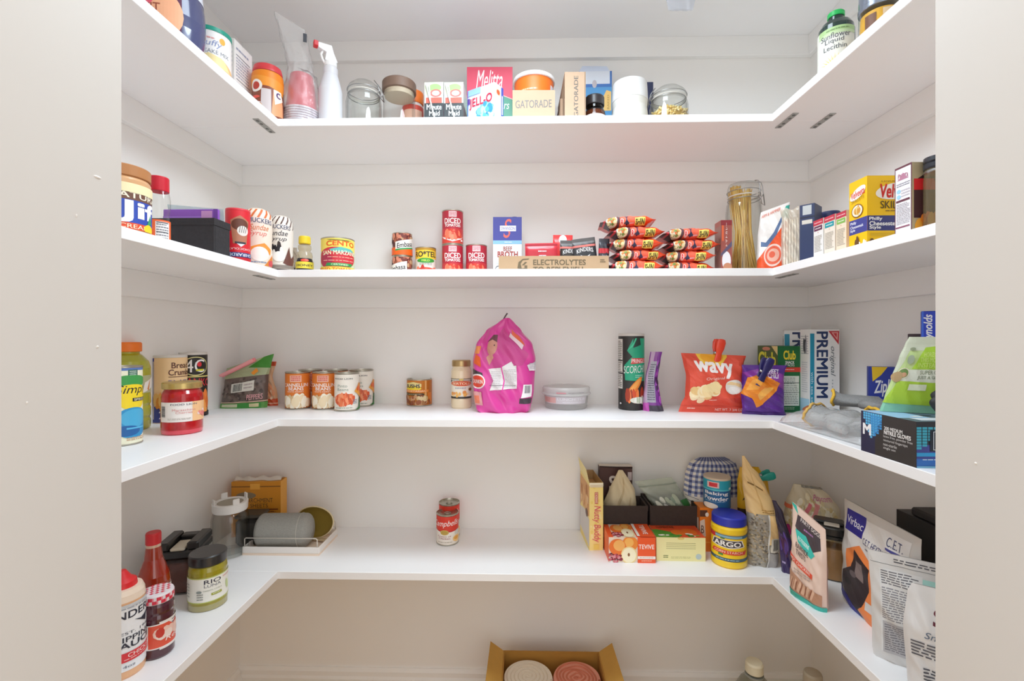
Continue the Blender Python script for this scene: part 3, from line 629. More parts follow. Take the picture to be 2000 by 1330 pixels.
# sunflower lecithin bottle
g = cylfit(1597, 1670, 8, 'A', X=.725)
bottle('supplement_bottle', 'dark green bottle with bright green cap and sunflower label', 'bottle', g,
       [(.9, 0), (1, .03), (1, .70), (.97, .765), (.8, .83), (.5, .87), (.42, .875), (.42, .925)], pm('#1d3a36', .12, coat=.6),
       [('cap', [(.46, .925), (.48, .93), (.48, .985), (.42, 1)], pm('#2fc566', .35))],
       ('paper_label', .05, .70, '#eef0e8', R(-.75, .9, .75, 1, '#b9dc9c')+R(-.75, .84, .75, .9, '#cfe6ba')+R(.72, 0, 1, 1, '#c4c9cc')+L(.76, .3, .96, .9, 12, '#8f979f')+T('Sunflower', -.62, .76, .45, .88, '#555a63', .0)+T('Liquid', -.45, .64, .2, .755, '#555a63', .0)+T('Lecithin', -.5, .52, .3, .62, '#555a63', .0)+
        [([[(-.1+.12*cos(a-.18), .14+.06*sin(a-.18)), (-.1+.62*cos(a), .14+.3*sin(a)), (-.1+.12*cos(a+.18), .14+.06*sin(a+.18))] for a in [i*pi/14 for i in range(0, 15)]], '#f4d44a')]+
        [([[(-.1+.1*cos(a-.15), .14+.06*sin(a-.15)), (-.1+.5*cos(a), .14+.26*sin(a)), (-.1+.1*cos(a+.15), .14+.06*sin(a+.15))] for a in [i*pi/14+.11 for i in range(0, 14)]], '#f6e488')]+E(-.1, .12, .22, .11, '#5b2a30')+R(-.75, 0, .75, .05, '#8fbf62')+L(-.4, .92, .4, .96, 1, '#7c9c68'), 180), turn=6)
g = cylfit(1676, 1762, -55, 'A', X=.745)
r, h = g['r'], g['h']; t = thing('snack_jar', 'clear jar with steel rimmed lid and yellow and brown snack contents at far right', 'jar', g['loc'], g['rz'])
MB().lathe([(r*.9, .002), (r, .01), (r, h*.6), (r*.96, h*.63)], GLASS, 48, cap1=False).build('glass_body', t)
MB().lathe([(r*1.0, h*.6), (r*1.03, h*.61), (r*1.03, h*.66), (r*1.0, h*.67), (r*.98, h*.9), (r*.9, h)], pm('#9aa3b4', .2, .8), 48).build('lid', t)
m = MB(); m.lathe([(.001, .006), (r*.9, .006), (r*.93, h*.4), (r*.9, h*.55), (.001, h*.55)], pm('#e9b02e', .5, noise=.15, scale=60), 40)
m.pr(R(-.5, .1, -.1, .9, '#7a4a30')+R(.1, .5, .5, .95, '#f0d4b0')+E(.5, .7, .3, .2, '#7b4630')+R(-.8, 0, .8, .1, '#f0c24a'), cyls([(r*.935, 0), (r*.935, h)], .01, h*.55), UL); m.build('snacks', t)
# thin plastic bag hanging over the edge of the highest shelf
bag('plastic_bag', 'crumpled clear plastic bag hanging from the highest shelf', 'bag', (XA(1331, 1.225), 1.225, ZA(20, .4, 1.225)), 0, [(0, -.034, .030, .004, .003), (.3, -.045, .042, .008, .004), (1, -.05, .065, .003, .003)], .17, clear('milky_film', '#f4f6fa', .9, .16, .4, .15, '#e8eefa', .9, .85), wr=.006, seed=5, ripple=.004)
# =============== shelf B ===============
g = dict(loc=(-.716, .815, SH['B']), r=.0435, h=.125, rz=radians(41)); g = dict(g, h=ZA(323, -.68, .80)-SH['B'])
bottle('peanut_butter_jar', 'peanut butter jar with brown screw lid at the far left edge', 'jar', g, [(.94, 0), (1, .02), (1, .78), (.93, .83), (.9, .84)], pm('#d9a878', .25, coat=.4),
       [('lid', [(.98, .83), (1.0, .84), (1.0, .985), (.95, 1)], pm('#b57a48', .4))],
       ('paper_label', .05, .72, '#f3ecd8', R(-1, 0, 1, .16, '#e2502a')+R(-1, .14, 1, .66, '#2d4bb0')+R(-1, .64, 1, .8, '#6f4a3a')+T('NATURAL', -.45, .655, 1.0, .78, '#f3ecd8', .03, arc=.03)+T('Jif', -.22, .15, .72, .62, '#f6f6fa', .06)+T('CREAMY', -.2, .02, .6, .11, '#f6e3c2', .02)+P([(.42, .15), (.56, .4), (.62, .2)], '#2f9c6a')+E(.5, .06, .17, .11, '#f2d428')+R(-1, .8, 1, 1, '#f3e6b8')+E(-.35, .9, .14, .05, '#e8c83a'), 180), turn=16)
g = cylfit(288, 333, 342, 'B', X=-.722)
bottle('drink_mix_jar', 'clear waisted plastic jar with red lid and orange label', 'jar', g, [(.96, 0), (1, .02), (1, .36), (.92, .42), (.9, .45), (1.04, .58), (1.04, .68), (.9, .78), (.84, .80)], GLASS,
       [('lid', [(.9, .79), (.92, .8), (.92, .985), (.86, 1)], pm('#c8142c', .35))],
       ('paper_label', .03, .36, '#ee6a3a', R(-.2, .08, .62, .92, '#e9e6e6')+L(-.15, .15, .55, .85, 6, '#7a7a80')+R(-.15, .86, .55, .9, '#3c3c44')+R(-.15, .45, .55, .48, '#3c3c44'), 180))
BIN = pm('#2d2b2e', .85, noise=.25, scale=120, bump=.4); BINB = pm('#3a2f2a', .85, noise=.2, scale=120, bump=.4)
def fabric_bin(label, g, mat, group=None):
    w, d, h = g['w'], g['d'], g['h']; t = thing('fabric_bin', label, 'bin', g['loc'], g['rz'], group); wl = .004
    m = MB(); m.box(-w/2, -d/2, 0, w/2, d/2, wl, mat); m.box(-w/2, -d/2, wl, w/2, -d/2+wl, h, mat, .001); m.box(-w/2, d/2-wl, wl, w/2, d/2, h, mat, .001); m.box(-w/2, -d/2+wl, wl, -w/2+wl, d/2-wl, h, mat); m.box(w/2-wl, -d/2+wl, wl, w/2, d/2-wl, h, mat); bb = m.build('bin_body', t)
    m = MB(); e = .001; s = mat
    for bx in ((-w/2-e, -d/2-e, h-.014, w/2+e, -d/2, h+.001), (-w/2-e, d/2, h-.014, w/2+e, d/2+e, h+.001), (-w/2-e, -d/2, h-.014, -w/2, d/2, h+.001), (w/2, -d/2, h-.014, w/2+e, d/2, h+.001)): m.box(*bx, s)
    m.build('hem_band', bb); return t
fabric_bin('black fabric bin between orange jar and red cocoa can', dict(loc=(-.755, 1.030, SH['B']), w=.165, d=.055, h=.078, rz=0), BIN)
m = MB(); m.box(-.062, -.004, 0, .062, .004, .099, pm('#8a4fb8', .4), .001); m.pr(R(.70, .4, .9, .96, '#c48fc4')+R(.92, 0, 1, 1, '#6f3aa0')+R(0, .8, .7, .84, '#a06fd0'), plane((-.062, -.004, 0), (.124, 0, 0), (0, 0, .099), (0, -1, 0)))
one(m, 'purple_packet', 'flat purple packet standing in the black fabric bin', 'packet', (-.742, 1.030, SH['B']+.006), 0)
bag('clear_packet', 'translucent packet sticking up behind the purple packet', 'packet', (-.738, 1.043, SH['B']+.005), 0, [(0, -.06, .06, .003, .003), (.8, -.065, .062, .002, .002), (1, -.07, .06, .001, .001)], .110, clear('blue_film', '#dfe8ea', .8, .35, .4, .2, '#dfe8ea', 0, .9), skew=-.012, wr=.002)
g = cylfit(440, 489, 406, 'B', Y=1.13)
bottle('cocoa_can', 'red hot chocolate can standing upside down', 'can', g, [(.94, 0), (1, .01), (1, .97), (.9, 1)], '#d81f2e', [('top_rim', [(1.01, .965), (1.02, .97), (1.01, 1), (.93, 1), (.92, .985), (.001, .985)], pm('#e33a46', .4))],
       ('paper_label', .02, .96, '#dc2231', P([(-.25, .34), (.45, .34), (.6, .8), (.1, .9), (-.4, .8)], '#b8785c')+E(.1, .72, .45, .12, '#6a3a2a')+E(.25, .6, .3, .10, '#e9e2dc')+[([[(.05+.1*i, .56), (.08+.1*i, .56), (.13+.12*i, .70), (.10+.12*i, .70)] for i in range(4)], '#4a4246')]+R(-.15, .34, .4, .38, '#3a3a44')+P([(-.05, .34), (.35, .34), (.15, .28)], '#e6e6ec')+
        T('CHOCOLATE', -.6, .22, .7, .26, '#f6dede', .02, rot=180)+R(-2, .08, 2, .17, '#2a3a78')+T('GHIRARDELLI', -.75, .095, .8, .155, '#e9ecf6', .02, rot=180)+R(-2, .0, 2, .07, '#c41a2c'), 180))
SYR = [(.8, 0), (.92, .02), (.98, .06), (1, .2), (.94, .36), (.98, .55), (1, .78), (.93, .9), (.74, .97), (.5, 1)]
g = cylfit(474, 532, 403, 'B', Y=1.215); g['h'] *= 1.0
bottle('syrup_bottle', 'butterscotch sundae syrup bottle with orange swirls, on its cap', 'bottle', g, SYR, pm('#f0ddc8', .3), [],
       ('shrink_sleeve', .03, .97, '#f1e3d4', [([[(-1+.3*i, .8), (-.9+.3*i, .8), (-.6+.3*i, 1), (-.72+.3*i, 1)] for i in range(6)], '#d9713a')]+R(-.55, .74, .75, .84, '#e8dcd4')+T('SMUCKERS', -.55, .75, .7, .83, '#4a4f6e', .03, slope=-.02)+T('Sundae', -.35, .62, .5, .72, '#d98050', 0, .3)+T('Syrup', -.4, .50, .4, .61, '#e07a70', 0, .3)+
        P([(-.5, .3), (.3, .4), (.7, .3), (.6, .2), (.2, .32), (-.3, .18)], '#f0983c')+E(.1, .2, .42, .13, '#f5ece4')+P([(.3, 0), (.9, .0), (.8, .22), (.5, .1)], '#e08a3a')+E(.7, .05, .2, .06, '#d9525a')+L(-.3, .03, .4, .08, 1, '#8a9ab0'), 180))
g = cylfit(524, 573, 418, 'B', Y=1.285)
bottle('syrup_bottle', 'chocolate sundae syrup bottle with brown swirls, on its dark cap', 'bottle', g, SYR, pm('#e8dcd0', .3), [('cap', [(.96, -.005), (.99, .0), (.99, .03), (.9, .05)], pm('#3a3230', .4))],
       ('shrink_sleeve', .05, .97, '#e9e2da', [([[(-1+.28*i, .76), (-.92+.28*i, .76), (-.6+.28*i, 1), (-.68+.28*i, 1)] for i in range(7)], '#5a3a32')]+R(-.7, .74, .5, .84, '#e8e0da')+T('SMUCKERS', -.7, .75, .5, .83, '#3f4a66', .03, slope=-.02)+T('Sundae', -.7, .62, .35, .72, '#33303a', 0, .3)+T('Syrup', -.65, .5, .3, .6, '#33303a', 0, .3)+
        BL(-.3, .34, .35, .09, 12, .12, ['#1e1c24', '#3a2c2a', '#f0ece8'])+P([(.1, .1), (.7, 0), (.9, .3), (.55, .2), (.45, .42)], '#6a4038')+E(-.1, .22, .3, .1, '#f2efec')+R(-1, 0, 1, .06, '#8a8078'), 180))
g = cylfit(577, 613, 459, 'B', Y=1.35)
bottle('honey_bear', 'small honey bear bottle with yellow cap', 'bottle', g, [(.9, 0), (1, .04), (1, .34), (.85, .42), (.88, .50), (.8, .58), (.62, .62), (.74, .68), (.72, .76), (.5, .8)], clear('honey_plastic', '#efe6d0', .9, .15, .4),
       [('cap', [(.62, .8), (.68, .82), (.66, .97), (.6, 1)], pm('#f0d02c', .4)), ('honey', [(.88, .02), (.97, .05), (.96, .27), (.001, .28)], pm('#9a5a22', .15, coat=.5))],
       ('paper_label', .04, .42, '#23212a', R(-.8, .3, .8, .75, '#f0dc4a')+T('HONEY', -.6, .44, .6, .58, '#3a3640', .03)+E(0, .85, .3, .1, '#e2503a')+L(-.5, .1, .5, .24, 1, '#b9c2d0'), 60))
m = MB(); rn = random.Random(2)
bag('seed_packet', 'crumpled clear and brown packet lying behind the honey bear', 'packet', (XA(570, 1.42), 1.42, SH['B']), 0, [(0, -.03, .03, .012, .01), (.5, -.028, .03, .016, .01), (1, -.02, .015, .002, .002)], .095, clear('brown_film', '#d8cfc4', .8, .3, .4, .2, '#cfc4b4'), BL(.5, .3, .3, .2, 16, .07, ['#4a3a30', '#6a7a3a', '#2c2a30']), wr=.005, seed=3)
g = cylfit(626, 693, 462, 'B', Y=1.34)
can('tomato_can', 'large yellow can of peeled tomatoes with a red plum tomato picture', g, ('#f0de62', R(-2, .12, 2, .62, '#c9d8b0')+E(-.05, .42, .86, .32, '#c9303c', 28)+E(-.5, .35, .3, .2, '#a82a4a')+P([(-.35, .66), (.1, .74), (.55, .7), (.75, .62), (.4, .6), (-.2, .6)], '#5fb6ae')+T('CENTO', -.45, .76, .72, .9, '#e0601e', .05, arc=.02)+
    T('SAN MARZANO', -.62, .5, .82, .62, '#f6eecb', .03, arc=.02)+L(-.4, .42, .7, .46, 1, '#f0b8a0')+L(-.6, .32, .7, .36, 1, '#f0b8a0')+P([(-.5, .18), (.55, .18), (.62, .27), (-.42, .27)], '#2f8f4a')+T('CERTIFIED', -.25, .2, .4, .25, '#dff0c8')+R(-2, .0, 2, .16, '#f0d452')+T('PEELED TOMATOES', -.95, .02, .9, .13, '#e0601e', .03)+
    P([(-.45, .95), (.6, .95), (.4, .93), (-.3, .93)], '#5a5a2a')), turn=0, lab0=.02, lab1=.97)
def embasa(dx): return ('#8a4638', BL(0, .75, 1.1, .3, 60, .13, ['#7a3a34', '#a9604a', '#c9a07a', '#5a2a2c', '#d98a70'], 6)+R(-2, .0, 2, .34, '#f0641e')+xf(P([(0, 0), (1, .22), (1, 1), (0, .66)], '#f4efe8')+P([(0, 0), (1, .22), (1, .34), (0, .12)], '#2f9c58')+T('Embasa', .1, .3, .92, .66, '#2f2c34', .03, slope=.22), -.45+dx, .18, .85+dx, .8))
g = cylfit(766, 805, 453, 'B', Y=1.47); h1 = g['h']/2; g1 = dict(g, h=h1)
can('chipotle_can', 'lower of the two stacked brown and orange pepper cans', g1, embasa(-.55), 'stacked pepper cans')
can('chipotle_can', 'upper of the two stacked brown and orange pepper cans', dict(g1, loc=g['loc'][:2]+(g['loc'][2]+h1,)), embasa(0), 'stacked pepper cans')
g = cylfit(811, 852, 481, 'B', Y=1.475)
can('tomato_can', 'small can with yellow band, green oval and diced tomatoes and chilies picture', g, ('#eee8dc', R(-2, .64, 2, .95, '#f2cc3a')+R(-2, .92, 2, 1, '#b98a2a')+T('RO*TEL', -.75, .70, .72, .88, '#33302e', .05)+E(0, .58, .6, .08, '#3f9c3e')+T('MILD', -.25, .55, .25, .61, '#e0f06a')+L(-.4, .42, .4, .5, 2, '#8a8c8a')+E(0, .16, .85, .2, '#d8442e')+BL(0, .18, .75, .15, 40, .12, ['#e2553a', '#f0785a', '#c8342a'], 4)), lab0=.03, lab1=.97)
DT = ('#b52a3c', R(-2, 0, 2, .45, '#c8343a')+R(-2, 0, 2, .22, '#d84438')+R(-.24, .80, .24, .97, '#f0d8da')+L(-.2, .82, .2, .95, 3, '#c85868', fill=.6)+T('DICED', -.52, .60, .52, .76, '#fbf3f0', .04)+T('TOMATOES', -.5, .5, .5, .58, '#fbf3f0', .05)+
      P([(-.78, .22), (-.6, .14), (0, .04), (.6, .14), (.76, .24), (.6, .16), (0, .12), (-.62, .19)], '#f4eeec')+P([(-.7, .2), (0, .1), (.7, .2), (.5, .32), (.1, .38), (-.4, .35)], '#e0543a')+BL(0, .26, .5, .09, 40, .1, ['#f0785a', '#d8402e', '#f29070', '#c8342a'], 8)+L(.82, .1, .9, .9, 12, '#e8b8bc', 4)+R(.5, .06, .66, .11, '#f4dcd8'))
g = cylfit(863, 905, 408, 'B', Y=1.465); h1 = g['h']/2
g1 = dict(g, h=h1)
can('tomato_can', 'dark red diced tomatoes can at the bottom of the stack', g1, DT, 'diced tomatoes cans', lab0=.03, lab1=.97)
can('tomato_can', 'dark red diced tomatoes can on top of the stack', dict(g1, loc=g['loc'][:2]+(g['loc'][2]+h1,)), DT, 'diced tomatoes cans', lab0=.03, lab1=.97)
g = cylfit(909, 952, 475, 'B', Y=1.465)
can('tomato_can', 'dark red diced tomatoes can standing alone beside the stack', dict(g1, loc=g['loc'], rz=g['rz']), DT, 'diced tomatoes cans', lab0=.03, lab1=.97)
g = boxfit(963, 424, 'B', Y=1.435, rot=1, pR=1019, d=.055)
def lid_(m, w, d, h): m.lathe([(.011, h), (.012, h+.001), (.012, h+.005), (.010, h+.006)], pm('#3a3f86', .4), 20, ox=w*.25, oy=0)
carton('broth_carton', 'blue and white beef broth carton', 'carton', g, '#eef2f4', extra=lid_, F=R(0, .62, 1, 1, '#474a9c')+R(0, .56, 1, .62, '#8cc0ea')+T('S', .36, .66, .64, .97, '#e86a5c', .0, .2)+R(.24, .77, .8, .86, '#f0eef4')+T('SWANSON', .28, .79, .76, .84, '#8a8cb8', .03)+T('BEEF', .36, .45, .66, .52, '#a9584c', .03)+T('BROTH', .16, .35, .86, .44, '#b04a40', .05)+L(.4, .58, .66, .6, 1, '#ffffff')+E(.5, .26, .4, .03, '#d6e8f0')+P([(.5, .2), (1, .2), (1, .24), (.56, .24)], '#7fb4dc')+E(.18, .12, .12, .09, '#55565e')+E(.18, .12, .10, .075, '#eef2f4'), T=R(0, 0, 1, 1, '#4a4d9f'))
g = boxfit(974, 500, 'B', Y=1.285, rot=.5, pR=1189, d=.12)
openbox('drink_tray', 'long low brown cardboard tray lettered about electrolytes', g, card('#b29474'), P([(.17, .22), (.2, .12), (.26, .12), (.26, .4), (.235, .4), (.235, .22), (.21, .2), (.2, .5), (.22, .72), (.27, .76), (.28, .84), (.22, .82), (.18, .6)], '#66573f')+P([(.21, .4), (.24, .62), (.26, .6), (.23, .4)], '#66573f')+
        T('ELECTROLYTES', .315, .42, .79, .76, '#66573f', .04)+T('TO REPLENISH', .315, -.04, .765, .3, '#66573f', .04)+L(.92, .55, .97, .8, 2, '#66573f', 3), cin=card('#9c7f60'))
tz = SH['B']+.004; ty = 1.285
def packet(name, label, x, y, w, h, col, des, rot=0, rz=0, t=.006, cat='packet', group=None, z=None, wr=.0015, seed=1):
    f = lambda p, u, v: Matrix.Rotation(radians(rot), 3, 'Y') @ p
    return bag(name, label, cat, (x, y, z if z is not None else tz), radians(rz), [(0, -w/2, w/2, .001, .001), (.12, -w/2, w/2, t, t), (.8, -w/2, w/2, t, t), (.9, -w/2, w/2, .0012, .0012), (1, -w/2, w/2, .0012, .0012)], h, pm(col, .35), des, group=group, wr=wr, seed=seed, fn=f, p=6, nu=16, nv=20)
packet('sauce_packet', 'red sauce mix packet standing in the electrolytes tray', XA(1058, 1.33), 1.33, .092, .083, '#c6303e', R(0, .0, 1, .34, '#8a4a3c')+T('AU JUS', .2, .1, .8, .3, '#f6f0ee', .04)+R(.42, .42, .64, .58, '#efe6ee')+T('MIX', .45, .44, .61, .56, '#5a3a6a')+L(.4, .66, .66, .76, 1, '#f0d0d4')+R(0, .93, 1, .95, '#a8243a'), rot=-1)
packet('sauce_packet', 'bright red packet with white clip-shaped top behind the black rub packets', XA(1098, 1.385), 1.385, .058, .118, '#e23a3a', E(.5, .88, .2, .12, '#eeeef0')+R(.35, .6, .65, .8, '#eeeef0'), rot=1)
KD = lambda s: R(0, .74, 1, .8, '#d97a72')+R(0, .83, 1, 1, '#5a5656')+T('KINDERS', .15, .56, .85, .68, '#e9e6e6', .03, arc=.05)+P([(.28, .52), (.5, .44), (.72, .52), (.56, .36), (.5, .26), (.44, .36)], '#e9e6e6')+L(.25, .05, .75, .2, 1, '#cfcaca')
packet('seasoning_packet', 'black seasoning packet with bull head logo, left of the pair', XA(1112, 1.352), 1.352, .056, .095, '#3a3634', KD(0), rot=1, group='black seasoning packets')
packet('seasoning_packet', 'black seasoning packet with bull head logo, right of the pair and tilted', XA(1147, 1.335), 1.335, .066, .098, '#35363a', KD(0), rot=-7, group='black seasoning packets')
packet('seasoning_packet', 'dark shiny packet squeezed between seasoning packets and noodle pile', XA(1178, 1.325), 1.325, .03, .094, '#3c3c44', R(0, .55, 1, .7, '#c8343c')+R(0, .12, 1, .22, '#d8443c')+BL(.5, .4, .4, .1, 8, .12, ['#7a7a86', '#24242c']), rot=2)
# instant noodle packs
def noodle_mesh():
    Lx, D, TK = .150, .115, .029
    def S(u, v, e=0):
        # u along length, v round the front half of the pack
        x = (u-.5)*Lx; q = abs(2*u-1); k = 1 if q < .62 else max(.04, 1-((q-.62)/.30)**1.6 if q < .92 else .04)
        k = max(k, .04); a = (v-.5)*pi; y = -D/2*abs(cos(a))**.7*(.82+.18*k)-0; z = TK/2*k*math.copysign(abs(sin(a))**.75, sin(a))
        w = .0016*sin(u*37+v*5)*sin(v*6+u*11)*min(1, k*2); n = Vector((0, -cos(a), sin(a)))
        return Vector((x, y, z))+n*(w+e)
    m = MB(); red = pm('#ec4a1c', .3, coat=.3)
    m.grid(lambda u, v: S(u, v), 36, 14, red)
    m.grid(lambda u, v: Vector((S(u, v).x, -S(u, v).y, S(u, v).z)), 36, 14, pm('#d8401c', .3), flip=True)
    d = P([(0, 0), (.19, 0), (.22, 1), (0, 1)], '#3a2a2c')+P([(.03, .0), (.08, 0), (.1, 1), (.05, 1)], '#c8343a')+E(.20, .52, .10, .40, '#e9dcc0', 22)+BL(.20, .52, .075, .3, 26, .03, ['#e8823a', '#f0a860', '#d85a2a', '#f2e2b0', '#6f8a3a'], 5, asp=3)+P([(.29, 0), (.33, 0), (.36, 1), (.31, 1)], '#5a4048')+\
        P([(.33, 0), (.62, 0), (.66, 1), (.36, 1)], '#f2684e')+E(.385, .42, .032, .17, '#f6d4d4')+E(.385, .45, .018, .1, '#e02a2a')+R(.44, .62, .50, .70, '#2c3050')+R(.455, .3, .475, .66, '#2c3050')+P([(.43, .3), (.47, .45), (.46, .5), (.42, .36)], '#2c3050')+P([(.50, .3), (.52, .36), (.47, .52), (.465, .46)], '#2c3050')+E(.468, .36, .022, .1, '#2c3050')+\
        L(.51, .3, .60, .42, 1, '#f4c0c8', 2)+P([(.61, .22), (.79, .22), (.80, .58), (.62, .58)], '#f0dc6a')+T('SHIN', .63, .28, .78, .52, '#4a3a1e', .06)
    m.pr(d, S, [i/36 for i in range(1, 36)], [i/14 for i in range(1, 14)], eps=.0005); return m
nm = noodle_mesh(); N0 = nm.build('noodle_pack'); N0.data.name = 'noodle_pack'
PX = [(1236, 531, 1.33, 1, 0), (1240, 508, 1.335, -2, 6), (1237, 487, 1.33, 1, -6), (1236, 466, 1.325, -2.5, 3), (1222, 444, 1.33, -4, -5), (1332, 531, 1.36, 2, 4), (1336, 510, 1.355, -1, -6), (1342, 488, 1.35, -3, 4), (1338, 466, 1.345, -2, 0)]
pos = ['bottom of the left pile', 'second from the bottom of the left pile', 'middle of the left pile', 'second from the top of the left pile', 'top of the left pile', 'bottom of the right pile', 'second from the bottom of the right pile', 'second from the top of the right pile', 'top of the right pile']
for i, (px, py, Y, tilt, rz) in enumerate(PX):
    o = N0 if i == 0 else N0.copy()
    if i: COL.objects.link(o)
    x = XA(px, Y); lv = i if i < 5 else i-5
    o.location = (x, Y, SH['B']+.0155+lv*.0305); o.rotation_euler = (0, radians(tilt*.5), radians(rz)); o.scale = (1.0, 1, 1)
    tag(o, 'red spicy instant noodle pack, '+pos[i], 'noodle pack', 'red instant noodle packs')
g = boxfit(1408, 430, 'B', Y=1.31, rot=-2, w=.03, d=.045)
carton('curry_box', 'narrow brown and red carton with Japanese writing beside the pasta jar', 'carton', g, '#8a4a44', F=R(0, 0, 1, 1, '#9a5148')+R(0, .9, 1, 1, '#8a2e34')+R(.1, .6, .25, .9, '#e0643a')+T('トマトカレー', .42, .5, .58, .95, '#f3ece8', rot=90)+E(.5, .22, .4, .18, '#e9e6ea')+E(.6, .1, .4, .08, '#c88a6a')+P([(0, .3), (1, .5), (1, .6), (0, .36)], '#5f5570'), L=R(0, 0, 1, 1, '#8f6a60')+E(.5, .55, .3, .12, '#a98a7a')+R(.1, .9, .9, 1, '#9a5a50'))
def spaghetti(t, r, h):
    rn = random.Random(9); m = MB(); cs = [pm(c, .5) for c in ('#ecc468', '#f4d684', '#e2b352', '#f0cc74')]
    for i in range(230):
        a = rn.uniform(0, 2*pi); q = math.sqrt(rn.random()); b = a+pi+rn.uniform(-.8, .8)if i % 3 else a; bx = rn.choice((-.35, .05)) if i % 2 else rn.uniform(-.5, .2)
        p0 = Vector((cos(a)*q*r*.86, sin(a)*q*r*.86, .006)); hh = rn.uniform(.235, .262)
        p1 = Vector((r*bx*1.3+cos(b)*r*.22, r*.2*sin(b), hh if bx > -.1 else hh+.012)); pm_ = (p0+p1)*.5*Vector((.6, .6, 1)) if False else Vector(((p0.x*.45+p1.x*.55)*.75, (p0.y+p1.y)*.4, hh*.55))
        m.tube([p0, pm_, p1], .0012, cs[i % 4], 5)
    o = m.build('spaghetti', t); o['kind'] = 'stuff'
clipjar('pasta_jar', 'tall glass clip-top jar of spaghetti', cylfit(1417, 1489, 347, 'B', Y=1.41), rot=-20, fill=spaghetti, h0=.83)
# corner bags
A_H = R(0, 0, 1, 1, '#f0ece8')+P([(.0, .22), (.9, .74), (1, .74), (1, 0), (.0, 0)], '#ee5a2a')+P([(.0, .22), (.9, .74), (.86, .79), (.0, .30)], '#f4f0ee')+P([(.72, .82), (1, .76), (1, .96), (.88, .96)], '#3fae9e')+P([(.1, .42), (.3, .40), (.6, .56), (.8, .8), (.74, .82), (.5, .6), (.25, .47), (.1, .5)], '#56709a')+E(.5, .26, .3, .17, '#f3d8cc', 26)+E(.5, .26, .26, .14, '#e8674a', 26)+E(.5, .26, .2, .1, '#f0b8a4')+E(.46, .27, .1, .05, '#e8674a')+T('BAKING SODA', .1, .02, .9, .07, '#f8d8c8')+T('ARM & HAMMER', .05, .90, .7, .95, '#e88a78', slope=.03)
bag('baking_soda_bag', 'large orange and white bag with round emblem beside the pasta jar', 'bag', (XA(1508, 1.335), 1.335, SH['B']), radians(-22), [(0, -.036, .036, .014, .012), (.1, -.038, .038, .02, .014), (.6, -.036, .040, .017, .012), (.93, -.03, .042, .005, .004), (1, -.028, .044, .002, .002)], .186, pm('#efe9e4', .3), A_H, wr=.003, seed=8, skew=.022, p=5)
bag('wafer_bag', 'clear crinkled bag of pale snacks wedged beside the baking soda bag', 'bag', (XA(1547, 1.27), 1.27, SH['B']), radians(-35), [(0, -.024, .022, .012, .012), (.5, -.026, .024, .015, .012), (.85, -.024, .02, .01, .01), (1, -.028, .02, .004, .004)], .165, clear('crinkle_film', '#f0eae2', .9, .45, .5, .12, '#e6dccd', .9), [([[(.12+.13*i, .03), (.2+.13*i, .03), (.22+.13*i, .8), (.16+.13*i, .84)] for i in range(6)], '#e8dcc8')], wr=.006, seed=12, ripple=.004)
g = boxfit(1591, 396, 'B', Y=1.13, rot=42, pR=1605, pL=1562)
carton('dark_blue_box', 'tall narrow navy blue carton with pale top tab', 'carton', g, '#22325a', L=R(0, 0, 1, 1, '#223058')+R(.2, .82, .8, .98, '#b9bec0')+R(.15, .66, .85, .73, '#cfc9c0')+R(.0, .76, 1, .79, '#141c3a'), F=R(0, 0, 1, 1, '#1d2b50')+P([(.3, .36), (.7, .42), (.3, .48)], '#5ad0d8')+R(.2, .05, .7, .25, '#6a7a8a')+R(.2, .3, .3, .7, '#3a4a70'))
bottle('round_tub', 'dark blue round tub behind the small seasoning cartons', 'tub', cylfit(1600, 1642, 411, 'B', Y=1.19), [(.96, 0), (1, .02), (1, .88)], '#26357a', [('lid', [(1.02, .88), (1.04, .9), (1.04, .97), (.95, 1)], pm('#1f2a55', .4))], ('paper_label', .1, .82, '#2a3c8a', R(-.6, .6, .6, .9, '#d8d4d0'), 180))
for i, (a, b, pt, y0, y1, c, ch) in enumerate(((1613, 1593, 425, 1.076, 1.112, '#6a3a58', '#ecebe8'), (1636.5, 1614, 417, 1.036, 1.073, '#1f9aa6', '#ece2d4'), (1659, 1637, 410, 1.000, 1.033, '#86b85a', '#ecdcc4'))):
    h = ZA(pt, .685, y0)-SH['B']
    carton('seasoning_carton', 'small carton with red top and %s oval, %s' % (('plum', 'farthest of the three in a row'), ('teal', 'middle of the three in a row'), ('green', 'nearest of the three in a row'))[i], 'carton', dict(loc=(.685+.045, (y0+y1)/2, SH['B']), w=.09, d=y1-y0-.001, h=h, rz=0), ch, 'small seasoning cartons',
           L=R(0, .86, 1, 1, '#c23a4c')+L(.1, .9, .9, .95, 1, '#f0c0c8')+R(.08, .72, .92, .84, c)+L(.2, .755, .8, .8, 1, '#f0eee8')+R(.46, .66, .54, .68, '#d89080')+L(.12, .18, .9, .6, 11, '#b3aca0', 3)+R(.1, .05, .9, .09, '#e0b890'), T=R(0, 0, 1, 1, '#b8323e'), F=R(0, 0, 1, 1, ch))
g = boxfit(1694, 343, 'B', X=.675, rot=0, pR=1790, pL=1659)
